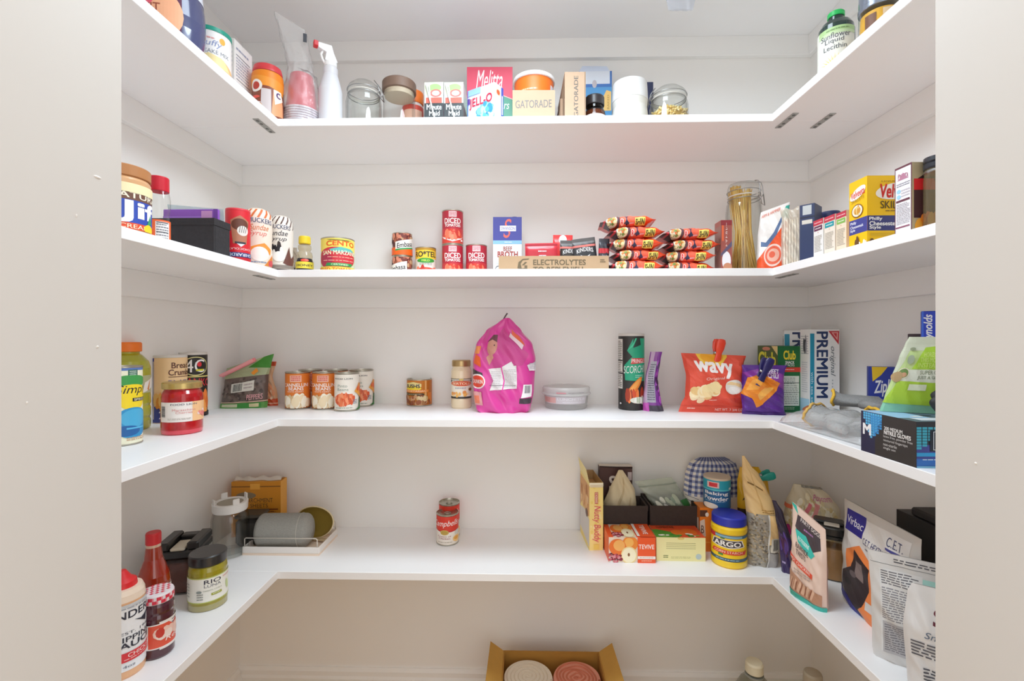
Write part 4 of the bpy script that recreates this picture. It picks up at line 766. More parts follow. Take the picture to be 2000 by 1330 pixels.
carton('skillet_meal_box', 'yellow and navy skillet dinner carton', 'carton', g, '#f2c21e', T=R(0, 0, 1, 1, '#e2b41a'),
       F=R(0, 0, 1, 1, '#f4c414')+R(0, .2, 1, .42, '#3b3f7c')+T('Philly', .04, .34, .30, .40, '#f4f4f6', .05)+T('Cheesesteak', .04, .275, .68, .335, '#f4f4f6', .05)+T('Style', .04, .215, .27, .27, '#f4f4f6', .05)+E(.62, .78, .46, .12, '#f6f2ea', 30, .1)+E(.62, .78, .46, .12, '#f6f2ea', 30, .1)+T('Velveeta', .26, .68, 1, .87, '#d22a20', .06, .15)+T('SKILLETS', .26, .52, .96, .63, '#4a3a1c', .02)+L(.36, .47, .9, .5, 1, '#8a6a20')+T('LIQUID GOLD', .28, .90, .95, .925, '#a07820')+E(.86, .12, .14, .1, '#3a2a20')+E(.86, .12, .12, .08, '#d8b88a')+R(.05, .12, .6, .16, '#d9ae1a')+BL(.3, .02, .3, .06, 14, .05, ['#f2ead8', '#6a4a2a', '#d8a04a'], 2),
       L=R(0, 0, 1, 1, '#f2c010')+R(0, .2, 1, .42, '#3f4690')+T('Philly', .08, .34, .4, .39, '#e4e6f6', .04)+T('Cheesesteak', .08, .29, .8, .33, '#e4e6f6', .04)+T('Style', .08, .23, .35, .28, '#e4e6f6', .04)+E(.5, .8, .44, .08, '#f6eee6', 24, .12)+T('Velveeta', .12, .75, .88, .85, '#d8403a', .03, slope=.04)+T('SKILLETS', .15, .68, .85, .73, '#a98a1c', 0, slope=.03)+E(.48, .54, .32, .1, '#8a5a1c', 28)+E(.48, .54, .28, .085, '#f6eedc', 28)+E(.48, .54, .2, .06, '#e8b468')+BL(.48, .54, .12, .04, 10, .06, ['#f2d890', '#d89a40'])+BL(.7, .03, .3, .06, 10, .08, ['#f2ead8', '#6a4a2a'], 2))
g = boxfit(1781, 316, 'B', X=.672, rot=0, w=.078, pL=1748)
carton('soup_mix_box', 'tall brown carton with white nutrition side panel beside the yellow carton', 'carton', g, '#a89878', L=R(0, 0, 1, 1, '#6a3a48')+R(.05, .0, .95, .97, '#efedf0')+T('Panera', .2, .82, .8, .89, '#a85a78', .03, arc=.02)+P([(.15, .8), (.85, .8), (.7, .83), (.5, .9), (.3, .83)], '#b98098')+L(.12, .7, .9, .76, 2, '#8a8a96')+E(.25, .64, .12, .03, '#9ad0ea')+E(.25, .56, .12, .03, '#9ad0ea')+L(.4, .54, .9, .66, 3, '#c9c4cc')+R(.1, .48, .9, .51, '#6a3a4a')+L(.12, .15, .92, .46, 13, '#b4b0b8', 7)+R(.08, .1, .9, .12, '#8a4a62'),
       F=R(0, 0, 1, .98, '#b6a684')+P([(.1, .75), (.3, .84), (.7, .9), (1, .9), (1, .72), (.1, .72)], '#3a2426')+R(.04, .20, 1, .76, '#43202a')+R(.04, .6, 1, .76, '#d8212c')+T('LOADED', .6, .42, 1.1, .5, '#e8dede')+BL(.5, .12, .42, .12, 26, .1, ['#f0a83a', '#e8842a', '#f6d070', '#a85a3a'], 3))
g = cylfit(1803, 1868, 300, 'B', X=.702)
bottle('glass_canister', 'glass jar with black lid half hidden by the right door jamb', 'jar', g, [(.9, 0), (1, .03), (1, .7), (.94, .8), (.94, .84)], clear('brown_glass', '#c9b89a', .9, .25, .35, .05, '#a0906c'), [('lid', [(.98, .84), (1.02, .86), (1.02, .91), (.94, .92), (1.02, .94), (1.0, 1)], pm('#2a2c34', .3)), ('neck_ring', [(.96, .78), (1.0, .79), (1.0, .81), (.96, .82)], STEEL())])
# =============== shelf C ===============
g = cylfit(200, 280, 713, 'C', pb=872)
can('seltzer_can', 'tall pale yellow drink can with blue and green artwork at left door jamb', g, ('#f0eed2', R(-2, .96, 2, 1, '#5a78b8')+R(.15, .88, .5, .97, '#3a6a5a')+L(.2, .89, .45, .96, 3, '#cfe0d0')+E(.25, .82, .75, .08, '#3f9a4c', 24)+E(.3, .64, .8, .14, '#f2d428', 24)+E(.35, .55, .5, .1, '#f2d428', 24)+T('Simply', -.25, .63, 1.1, .77, '#23262c', .0, .3)+R(.3, .555, 1, .60, '#23262c')+T('SPIKED', .36, .563, .9, .592, '#f0eed2')+E(.35, .28, .72, .20, '#2a8fc4', 28)+E(.4, .34, .5, .12, '#4aaad4', 24)+E(.1, .18, .5, .07, '#1f5f9f')+R(.1, .2, .9, .22, '#5ab8e0')+L(.1, .05, .9, .1, 2, '#c8a080')), lab0=.01, lab1=.985, turn=0)
g = cylfit(206, 297, 668, 'C', pb=846)
g['loc'] = (g['loc'][0]-.012, g['loc'][1]+.012, g['loc'][2])
bottle('sports_drink_bottle', 'yellow-green sports drink bottle with orange cap behind the tall can', 'bottle', g, [(.9, 0), (1, .02), (1, .10), (.95, .13), (1, .16), (1, .24), (.95, .27), (1, .30), (.98, .44), (1, .62), (1, .70), (.9, .78), (.62, .85), (.5, .87), (.5, .89)], pm('#a9a72c', .15, coat=.5),
       [('cap', [(.56, .89), (.60, .895), (.60, .985), (.54, 1)], pm('#f27a1c', .4))], ('wrap_label', .42, .62, '#b7b68c', P([(.4, 0), (.95, .3), (.95, .9), (.5, .6)], '#efe9e0')+P([(.6, .2), (.75, .8), (.7, .1)], '#d98a4a'), 180))
g = cylfit(292, 366, 692, 'C', pb=826)
bottle('bread_crumbs_can', 'cream and navy cardboard canister of plain bread crumbs', 'canister', g, [(.97, 0), (1, .01), (1, .96), (.96, .97)], '#f0cb96', [('lid', [(1.01, .96), (1.02, .965), (1.01, .995), (.95, 1)], pm('#d8d4cc', .4))],
       ('paper_label', .01, .955, '#f4cf9c', R(-2, 0, -.62, 1, '#34408a')+R(-2, 0, 2, .25, '#34408a')+R(-.66, .05, -.63, .95, '#f6e6c8')+T('Bread', .0, .84, .7, .93, '#6a4438', .03)+T('Crumbs', -.1, .73, .8, .82, '#6a4438', .03)+R(-.1, .7, .8, .71, '#6a4438')+T('PLAIN', -.1, .5, .75, .65, '#4048a0', .04)+BL(-.2, .36, .35, .1, 20, .1, ['#f0a040', '#e8b868', '#d88a30'])+T('24', -.4, .06, .0, .18, '#e0e0f0')), turn=8)
g = cylfit(345, 405, 687, 'C', pb=815)
bottle('panko_can', 'black cardboard canister of panko with an oval emblem', 'canister', g, [(.97, 0), (1, .01), (1, .96), (.96, .97)], '#2a2724', [('lid', [(1.01, .96), (1.02, .965), (1.01, .995), (.95, 1)], pm('#d8d4cc', .4))],
       ('paper_label', .01, .955, '#26231f', E(.15, .82, .6, .155, '#e4dc98', 32)+E(.15, .82, .56, .14, '#26231f', 32)+T('4C', -.3, .72, .55, .93, '#f2f2f2', .01)+E(.3, .85, .1, .04, '#d8303a')+R(.15, .74, .5, .77, '#d8d43a')+R(-1, .64, .9, .66, '#d8cc7a')+T('PANKO', -.4, .5, .9, .62, '#c8323a', .03, slope=-.03)+BL(.4, .22, .4, .16, 24, .12, ['#f0a050', '#e8803a', '#d8702a'])+R(-2, 0, 2, .06, '#1a1816')))
g = cylfit(313, 397, 741, 'C', pb=850); g['h'] = g['h']
bottle('cherry_jar', 'jar of bright red maraschino cherries with gold lid', 'jar', g, [(.88, 0), (.97, .03), (1, .1), (1, .70), (.97, .77), (.86, .84), (.86, .86)], pm('#b00c16', .15, noise=.5, scale=45, coat=.4),
       [('lid', [(.94, .86), (.97, .87), (.97, .965), (.9, .985), (.88, .98)], pm('#c9b070', .3, .8)), ('glass_base', [(.9, .0), (.985, .02), (1.006, .07), (1.006, .09)], pm('#d8384a', .1, coat=1))],
       ('paper_label', .25, .62, '#eee6e0', R(.35, 0, 1, 1, '#f2c08c')+BAR(-.68, .25, -.5, .8, '#33333a', True)+T('FOOD LION', -.3, .84, .5, .93, '#4a4f66', .02)+T('Maraschino', -.25, .55, .45, .66, '#d88a86', 0)+T('Cherries', -.15, .42, .35, .53, '#d88a86', 0)+L(-.4, .1, .3, .2, 2, '#b8b0a8')+BL(.7, .35, .2, .2, 8, .1, ['#e88a80', '#f2d8d0', '#e06a6a']), 66), turn=-4)
m = None
GB = lambda: R(0, 0, 1, .12, '#5f9a4a')+R(.05, .03, .45, .1, '#c8c8a8')+R(0, .13, 1, .15, '#d8b8a0')
fr = bagfit([(792, 431, 521, .012, .01), (775, 434, 523, .020, .014), (740, 438, 525, .020, .014), (722, 440, 530, .006, .004), (705, 443, 535, .002, .002)], 1.43, 8, 'C')
bag('spice_bag', 'brown and green bag of dried spice held by a pink clip', 'bag', fr['loc'], fr['rz'], fr['keys'], fr['h'], pm('#6a5a52', .3), P([(0, .72), (1, .62), (1, 1), (0, 1)], '#a9b48c')+P([(.5, .86), (1, .74), (1, 1), (.8, 1)], '#3f8a2c')+BL(.5, .4, .46, .26, 90, .035, ['#54463f', '#6f5f56', '#4a3c36', '#7a6a60'], 4)+R(.24, .36, .74, .56, '#d8d4c8')+BAR(.28, .38, .48, .54)+L(.52, .4, .7, .53, 2, '#a89a98')+P([(.62, .72), (.7, .66), (.78, .72), (.7, .8)], '#f09a2c')+T('PEPPERS', .60, .18, .92, .28, '#d8a0a0', .03)+GB()+R(.4, .0, .9, .11, '#3f8f3c')+R(.65, .03, .85, .1, '#d8cca0'), skew=.045, wr=.0025, seed=2)
t = thing('bag_clip', 'pink plastic bag clip lying along the top of the spice bag', 'clip', (XA(466, 1.415), 1.415, ZA(718, -.8, 1.41)), radians(8), ry=radians(-27))
m = MB(); m.lathe([(.001, -.056), (.006, -.054), (.0065, .054), (.001, .056)], pm('#ee8f94', .3), 16); m.xform(Matrix.Rotation(pi/2, 4, 'Y')); m.build('clip_bar', t)
m = MB(); m.box(-.058, -.009, -.003, .05, -.005, .005, pm('#f0a4a6', .3), .001); m.build('clip_arm', t)
fr = bagfit([(787, 505, 543, .012, .01), (770, 508, 542, .014, .01), (735, 510, 532, .010, .008), (706, 508, 540, .003, .003)], 1.485, -4, 'C')
bag('orange_bag', 'small orange and clear bag behind the spice bag', 'bag', fr['loc'], fr['rz'], fr['keys'], fr['h'], pm('#e0b48c', .3), R(0, 0, 1, .16, '#d8582a')+R(0, .04, 1, .07, '#f0b090')+R(0, .9, 1, 1, '#c8502c')+BL(.6, .3, .3, .16, 12, .1, ['#f2cfae', '#e89a6a']), wr=.003)
CAN_ = ('#e07c2e', R(-2, 0, 2, .10, '#c8722c')+R(-.42, .76, .18, .95, '#f0b8a0')+L(-.36, .78, .12, .93, 3, '#d8605c', fill=.6)+T('CANNELLINI', -.82, .62, .58, .72, '#f8f0ea', .03)+T('BEANS', -.5, .52, .28, .61, '#f8f0ea', .03)+T('WHITE KIDNEY', -.58, .46, .3, .5, '#f6dccb', .02)+L(.70, .5, .84, .96, 8, '#f4d6c0', 3)+
        BL(-.1, .2, .74, .13, 44, .13, ['#f2e2c4', '#e6d0a8', '#f8eed8', '#d8bc90'], 7, n2=12)+BL(-.1, .2, .6, .1, 18, .14, ['#f8f0dc', '#efdcb8'], 9, n2=12))
PIN = ('#ece6da', T('FOOD LION', -.72, .86, .30, .90, '#44464e', .03)+T('Pinto', -.5, .64, .02, .72, '#8a9a90', .0)+T('Beans', -.52, .54, .08, .62, '#8a9a90', .0)+E(-.15, .30, .66, .20, '#f6f2ea', 30)+E(-.15, .3, .6, .17, '#c85a34', 30)+BL(-.15, .3, .55, .145, 80, .07, ['#e8784a', '#f09468', '#d8582e'], 3)+
       P([(.38, .52), (.9, .32), (1.1, .36), (1.1, .7), (.75, .76)], '#e8a040')+BL(.75, .58, .25, .1, 9, .09, ['#e8783a', '#d8502a'])+P([(.42, .0), (1.3, 0), (1.3, .34), (.8, .3), (.72, .06)], '#2f7a34')+L(-.6, .04, .3, .08, 1, '#8a9a88')+L(.3, .16, .55, .3, 3, '#7a8494'))
g = cylfit(556, 607, 724, 'C', Y=1.425)
can('bean_can', 'orange cannellini beans can, front row far left', g, CAN_, 'orange cannellini cans')
g = cylfit(609, 660, 724, 'C', Y=1.425)
can('bean_can', 'orange cannellini beans can, front row beside the white pinto can', g, CAN_, 'orange cannellini cans')
g = cylfit(655, 704, 725, 'C', Y=1.405); gp = g; g['loc'] = (g['loc'][0]+.001, g['loc'][1]-.012, g['loc'][2])
can('bean_can', 'white pinto beans can, front row', g, PIN, 'white pinto cans')
g = cylfit(682, 730, 720, 'C', Y=1.488)
can('bean_can', 'white pinto beans can, back row far right', g, PIN, 'white pinto cans')
can('bean_can', 'orange can in the back row, far left, only its top in view', cylfit(582, 630, 720, 'C', Y=1.492), CAN_, 'orange cannellini cans')
can('bean_can', 'orange can in the back row, middle, only its top in view', cylfit(633, 680, 720, 'C', Y=1.492), CAN_, 'orange cannellini cans')
g = cylfit(794, 844, 737, 'C', pb=794)
can('baked_beans_can', 'short brown and orange baked beans can standing alone', g, ('#c8751c', R(.3, 0, 2, 1, '#c06a18')+R(.28, .1, .38, 1, '#e8b070')+R(.45, .1, .75, .5, '#e07a1c')+P([(-.9, .74), (.1, .74), (.1, .86), (-.3, .94), (-.9, .86)], '#ead890')+E(-.4, .68, .5, .1, '#f0d430')+T('BUSHS', -.8, .70, .02, .84, '#2c2c44', .06)+R(-1, .52, .5, .62, '#e88a3a')+T('VEGETARIAN', -.8, .54, .35, .6, '#f6d8b0', .02)+P([(-1, .4), (.3, .38), (.2, .48), (-1, .5)], '#4a3a1c')+L(-.8, .42, .1, .46, 1, '#c8b890')+BL(-.2, .18, .85, .2, 70, .09, ['#b07a4a', '#8a4a2c', '#c8966a', '#a05a34'], 5)+BL(.1, .28, .3, .06, 8, .1, ['#e8d0a0', '#d8b880'])))
g = cylfit(881, 921, 702, 'C', Y=1.45)
bottle('alfredo_jar', 'glass jar of cream sauce with gold lid beside the pink bag', 'jar', g, [(.93, 0), (1, .03), (1, .17), (.97, .2), (.97, .60), (1, .63), (1, .78), (.86, .85), (.86, .88)], pm('#e9d6b4', .15, coat=.6), [('lid', [(.9, .87), (.92, .88), (.92, .98), (.87, 1)], pm('#b89c6c', .3, .7))],
       ('paper_label', .21, .62, '#f2ead8', R(-2, .9, 2, 1, '#3a3a34')+R(-2, 0, 2, .1, '#3a3a34')+R(-2, .82, -.72, .94, '#3a3a34')+R(.72, .82, 2, .94, '#3a3a34')+E(0, .76, .8, .13, '#d8562c', 28)+T('BERTOLLI', -.62, .7, .62, .82, '#f8e8c8', .02)+E(0, .96, .14, .06, '#d8c070')+L(-.4, .48, .3, .58, 2, '#9aa0b8')+BL(-.1, .24, .55, .1, 14, .1, ['#f0b860', '#e89a50', '#f4d8a0'])+E(.62, .46, .16, .08, '#8a5a2c'), 80))
# pink doughnut-shop coffee bag
fr = bagfit([(812, 936, 1030, .03, .03), (800, 930, 1036, .034, .034), (760, 925, 1043, .04, .036), (700, 924, 1046, .034, .03), (672, 930, 1040, .026, .022), (645, 950, 1018, .015, .014), (628, 975, 1003, .008, .008), (621, 985, 995, .003, .003)], 1.375, 0, 'C')
PK = pm('#d8409a', .28, coat=.3)
DD = P([(.12, .68), (.35, .86), (.5, .9), (.9, .62), (.8, .5), (.55, .48), (.3, .46), (.16, .56)], '#c8488f')+P([(.14, .64), (.18, .80), (.36, .9), (.5, .92), (.4, .84)], '#dd3fa2')+E(.30, .70, .085, .095, '#c98f7e', 20, -.3)+P([(.2, .74), (.26, .82), (.36, .82), (.38, .74), (.28, .77)], '#6a3a44')+E(.335, .71, .012, .008, '#4a3038')+P([(.22, .58), (.3, .64), (.34, .58), (.27, .5)], '#c98f7e')+R(.02, .62, .10, .70, '#e88a4a')+P([(.02, .52), (.14, .48), (.13, .58), (.05, .62)], '#e8642a')+P([(.0, .46), (.16, .42), (.18, .37), (.0, .40)], '#3a3034')+E(.08, .33, .13, .08, '#f2e8e8')+E(.08, .33, .11, .065, '#e0442c')+T('DUNKIN', .0, .31, .17, .35, '#f6e8e4', .03)+\
     P([(.26, .46), (.70, .50), (.72, .26), (.28, .24), (.34, .34)], '#e4dfe0')+P([(.46, .48), (.62, .54), (.66, .50), (.5, .46)], '#e4dfe0')+L(.30, .27, .46, .44, 10, '#a8a0a8', 4, .3)+L(.50, .27, .70, .46, 12, '#a8a0a8', 5, .3)+R(.28, .29, .7, .295, '#4a3a48')+P([(.475, .22), (.49, .22), (.52, .34), (.47, .5), (.455, .5), (.5, .34)], '#e63aa8')+\
     P([(.80, .16), (.96, .17), (.95, .30), (.82, .30)], '#f0eeee')+BAR(.84, .21, .93, .29, '#55505a')+R(.78, .10, .97, .155, '#3f343c')+P([(.86, .5), (1, .54), (1, .44), (.9, .44)], '#e6dfe4')+L(.9, .46, .99, .53, 4, '#a098a8')+P([(.62, .80), (.80, .66), (.84, .71), (.68, .84)], '#ead0dc')+P([(.7, .82), (.86, .70), (.84, .80), (.74, .88)], '#e2603c')+R(0, .08, .15, .22, '#d89a9a')+R(.02, .1, .1, .18, '#e07a5a')
bag('coffee_bag', 'large crumpled bright pink coffee bag with twisted top', 'bag', fr['loc'], fr['rz'], fr['keys'], fr['h'], PK, DD, wr=.015, seed=21, nu=40, nv=46, p=3.5)
m = MB(); zz = fr['h']; m.tube([(-.004, 0, -.006), (.001, -.001, .004), (.008, 0, .014)], .0022, pm('#5a4a4e', .5), 6)
one(m, 'twist_tie', 'small dark twist tie on the pink coffee bag', 'tie', (fr['loc'][0]+.004, fr['loc'][1], fr['loc'][2]+zz), 0)
g = cylfit(1058, 1154, 749, 'C', pb=803)
t = bottle('deli_container', 'round clear plastic tub with cloudy lid and faint label', 'tub', g, [(.001, .02), (.80, .0), (.84, .03), (.90, .60), (.92, .66)], clear('tub_plastic', '#f0efee', .8, .22, .4, .2), [('lid', [(.93, .62), (.98, .64), (1.0, .68), (1.0, .72), (.96, .74), (.97, .92), (.93, 1.0), (.90, .97), (.001, .95)], clear('lid_plastic', '#f4f2f0', .8, .42, .4, .25))],
           ('printed_wrap', .28, .6, '#cfc8cc', R(-.8, .1, -.3, .9, '#dcaea8')+L(-.75, .2, -.5, .8, 3, '#c88a84')+T('LUNCH TUB', -.25, .5, .6, .85, '#e9e6ea')+L(-.1, .15, .5, .3, 1, '#e9e6ea'), 60))
m = MB(); S = cyls([(g['r']*1.004, 0), (g['r']*1.004, g['h'])], g['h']*.75, g['h']*.85); m.pr(R(-.25, 0, .0, .6, '#c88a90')+L(.05, .1, .5, .6, 1, '#8a8488'), S, UL); m.build('lid_print', t)
# crisps tube
g = cylfit(1208, 1258, 651, 'C', Y=1.435)
bottle('crisps_tube', 'tall black and green crisps tube with red banner', 'tube', g, [(.97, 0), (1, .004), (1, .97), (.98, .975)], '#2c2a2a', [('lid', [(1.02, .965), (1.03, .97), (1.03, .995), (.98, 1)], pm('#cfcac4', .3))],
       ('paper_label', .01, .965, '#2e2c2a', R(-2, .28, -.45, .96, '#d8d4cc')+L(-.95, .3, -.5, .94, 26, '#4a4844', 6, .5)+R(-1, .48, -.45, .50, '#2a2826')+R(-1, .66, -.45, .675, '#2a2826')+P([(-.3, .4), (1.2, .38), (1.3, .97), (.1, .97), (-.2, .8), (.05, .72), (-.35, .6)], '#26a47e')+P([(.1, .97), (.45, .97), (.5, .88), (.1, .84)], '#2a3a36')+P([(-.2, .8), (.1, .9), (.2, .97), (.28, .97), (.1, .86)], '#3fc89a')+
        P([(-.02, .62), (.95, .64), (.85, .70), (.02, .70)], '#d8363a')+T('PRINGLES', .02, .635, .88, .69, '#f6f0ee', .02)+T('SCORCHIN', -.38, .50, .92, .60, '#e6ece6', .0, .1, slope=.02)+L(.2, .43, .7, .48, 2, '#a8e0c8')+E(.15, .3, .45, .07, '#e88430', 22, .3)+E(.2, .33, .3, .04, '#f2a450', 20, .3)+BL(.3, .2, .5, .03, 16, .1, ['#d8502a', '#a83a20', '#f08040'])+E(.4, .13, .45, .045, '#dfe0d0', 22)+BL(.4, .13, .3, .025, 10, .05, ['#b8c8a8', '#f4f4ec'])+E(-.55, .08, .06, .012, '#e0e0e0'), 180))
fr = bagfit([(803, 1256, 1296, .016, .016), (780, 1256, 1290, .018, .018), (740, 1260, 1284, .014, .012), (700, 1268, 1290, .005, .005), (687, 1270, 1293, .002, .002)], 1.40, -14, 'C')
bag('tortilla_chip_bag', 'narrow purple chip bag standing beside the crisps tube', 'bag', fr['loc'], fr['rz'], fr['keys'], fr['h'], pm('#8a4a98', .3), P([(0, 0), (.2, 0), (.45, 1), (.1, 1)], '#b89ab8')+R(.2, .15, .72, .84, '#aaa8b4')+L(.24, .18, .68, .8, 16, '#5a5464', 4)+R(.72, .0, 1, 1, '#7a2f92')+R(0, 0, 1, .1, '#4a4450')+R(0, 0, .3, .14, '#c85ab8')+BL(.85, .5, .12, .4, 16, .06, ['#b85ac8', '#4a2a5a']), wr=.004, seed=7)
# wavy chips
WV = R(0, .0, 1, 1, '#e0523c')+P([(.22, 1), (.26, .88), (.36, .80), (.6, .82), (.7, .96), (.7, 1)], '#f2c440')+E(.46, .95, .18, .1, '#f0a828')+T('wavy', .16, .62, .78, .86, '#f8f2f0', .06, slope=-.03)+T('Original', .30, .56, .62, .62, '#f6d8d0', .0, slope=.03)+BL(.2, .34, .15, .14, 9, .09, ['#f4d8a0', '#eac484', '#f8e4b8'], 4, n2=14)+BL(.42, .42, .17, .07, 9, .09, ['#f4d8a0', '#eac484', '#f8e6be'], 6, n2=14)+E(.40, .44, .17, .075, '#f4dca4', 20, .15)+E(.78, .46, .15, .13, '#e8e4dc', 26)+P([(.65, .5), (.72, .56), (.9, .52), (.92, .44), (.8, .5)], '#eccf9a')+E(.78, .41, .1, .06, '#f4f2ee')+P([(.8, .2), (.96, .16), (.96, .34), (.78, .30)], '#cc3f2c')+L(.10, .05, .22, .09, 1, '#f6c8bc')+T('NET WT. 7 3/4 OZ.', .52, .03, .94, .075, '#f8d8d0', .02)+L(.38, .22, .5, .25, 1, '#f4c8b8')+R(0, .11, 1, .118, '#c8402e')
fr = bagfit([(803, 1325, 1459, .004, .004), (790, 1330, 1456, .006, .008), (775, 1338, 1450, .028, .02), (735, 1340, 1449, .034, .024), (708, 1334, 1452, .016, .01), (692, 1330, 1457, .002, .002)], 1.375, -3, 'C')
bag('wavy_chips_bag', 'orange-red bag of wavy potato chips', 'chip bag', fr['loc'], fr['rz'], fr['keys'], fr['h'], pm('#e0523c', .25, coat=.3), WV, wr=.007, seed=5, p=5, skew=-.008)
def clip(name, label, x, y, z, col, ry, L_=.05, w=.016):
    t = thing('bag_clip', label, 'clip', (x, y, z), 0, ry=ry); c = pm(col, .3, coat=.3)
    for s in (-1, 1):
        m = MB(); m.lathe([(w*.45, -L_), (w*.5, -L_*.6), (w*.42, 0), (w*.62, L_*.35), (w*.66, L_*.75), (w*.5, L_*.96), (w*.2, L_)], c, 20, sq=.35)
        m.xform(Matrix.Translation((0, s*.010, 0)) @ Matrix.Rotation(s*radians(-8), 4, 'X')); m.build('clip_jaw', t)
    m = MB(); m.tube([(-w*.55, 0, 0), (w*.55, 0, 0)], .004, STEEL(), 8); m.build('spring', t)
clip('c', 'red-orange bag clip on top of the wavy chips bag', XA(1400, 1.375), 1.37, ZA(690, .55, 1.36), '#e8452a', radians(9), .042, .02)
# purple nacho chips
DR = R(0, 0, 1, 1, '#5a2a8a')+P([(0, .85), (.5, .95), (1, .8), (1, .5), (.6, .7), (.2, .66)], '#8a3a9a')+T('SWEET', .5, .84, .84, .92, '#f0e8f4', .04, .2, slope=-.02)+T('CHILI', .56, .75, .82, .83, '#f0e8f4', .04, .2, slope=-.02)+P([(0, .42), (.1, .76), (.45, .82), (.84, .66), (.78, .52), (.45, .22), (.30, .16), (.2, .34)], '#e88a28')+P([(.08, .5), (.2, .72), (.45, .76), (.36, .52)], '#f2a844')+P([(.4, .3), (.7, .56), (.5, .58), (.34, .42)], '#f0b050')+P([(.5, .56), (.8, .6), (.72, .66), (.5, .66)], '#d87a20')+R(0, 0, 1, .06, '#4a2278')
fr = bagfit([(806, 1450, 1534, .004, .004), (796, 1450, 1531, .016, .02), (770, 1447, 1531, .024, .02), (740, 1449, 1530, .028, .02), (722, 1450, 1533, .006, .005), (713, 1449, 1538, .002, .002)], 1.335, -12, 'C')
bag('nacho_chip_bag', 'shiny purple bag of nacho chips with orange chip picture', 'chip bag', fr['loc'], fr['rz'], fr['keys'], fr['h'], pm('#6a2f98', .18, coat=.5), DR, wr=.009, seed=14, p=4)
clip('c', 'navy blue bag clip on top of the purple chip bag', XA(1487, 1.325), 1.315, ZA(727, .70, 1.30), '#2a2560', radians(22), .042, .019)
g = boxfit(1519, 676, 'C', Y=1.375, rot=2, pR=1565, pL=1480)
carton('cracker_box', 'green cracker carton between purple chip bag and white saltine cartons', 'carton', g, '#1f6a34', T=R(0, 0, 1, 1, '#2a4a26'), F=R(0, 0, 1, 1, '#1d6b38')+T('Club', .25, .80, .75, .93, '#f0d83a', .06)+T('SNACK', .32, .735, .7, .775, '#f2f4ee', .04)+T('STACKS', .3, .695, .7, .73, '#f2f4ee', .02)+R(.02, .61, .98, .68, '#d8412c')+L(.3, .635, .7, .655, 1, '#f8d8d0')+R(.16, .1, .90, .55, '#dfe2d6')+L(.2, .12, .86, .53, 15, '#8a948a', 4)+R(.16, .44, .9, .45, '#2a3a2c')+R(.16, .30, .9, .305, '#2a3a2c')+L(.2, .04, .7, .08, 2, '#a8c8a8'),
       L=R(0, 0, 1, 1, '#4f5f28')+T('Club', .06, .68, .9, .90, '#ece43a', .06)+E(.45, .955, .2, .03, '#d88a6a')+P([(.7, 1), (1, 1), (1, .86)], '#eccf8a')+L(.2, .58, .9, .63, 1, '#a8b480')+R(0, 0, 1, .5, '#3a4a22'))
SAL = dict(F=T('PREMIUM', .24, .20, .60, .97, '#1f3562', .045, rot=-90)+R(.02, .08, .16, .95, '#1f8fae')+T('with sea salt', .05, .1, .13, .5, '#c8e4ea', rot=-90)+T('original', .66, .45, .86, .80, '#6a7278', .0, .3, rot=-90)+L(.74, .12, .78, .42, 8, '#a8b0b4')+P([(.62, .98), (.98, .98), (.96, .82)], '#c8323c')+P([(.72, .965), (.94, .965), (.92, .87)], '#e8a8a0')+P([(.78, .955), (.9, .955), (.89, .90)], '#c8323c')+R(0, 0, 1, .06, '#b8dcec'),
           L=R(0, 0, 1, 1, '#e9e8e4')+L(.1, .7, .9, .93, 8, '#b4b6b8', 4)+BL(.5, .8, .2, .06, 6, .1, ['#3a3a40', '#8a8a90'])+R(0, 0, 1, .18, '#a8d0e4')+L(.2, .25, .8, .62, 14, '#c8cacc'))
g = boxfit(1581, 643, 'C', Y=1.335, rot=1, pR=1640, pL=1563)
carton('saltine_box', 'tall white saltine carton in front with navy sideways lettering', 'carton', g, '#ecebe8', 'white saltine cartons', T=R(0, 0, 1, 1, '#6a5a52'), **SAL)
g2 = boxfit(1531, 645, 'C', Y=1.465, rot=-24, w=.095, d=.03)
carton('saltine_box', 'tall white saltine carton behind the other, half hidden', 'carton', g2, '#ecebe8', 'white saltine cartons', T=R(0, 0, 1, 1, '#6a5a52'), **SAL)
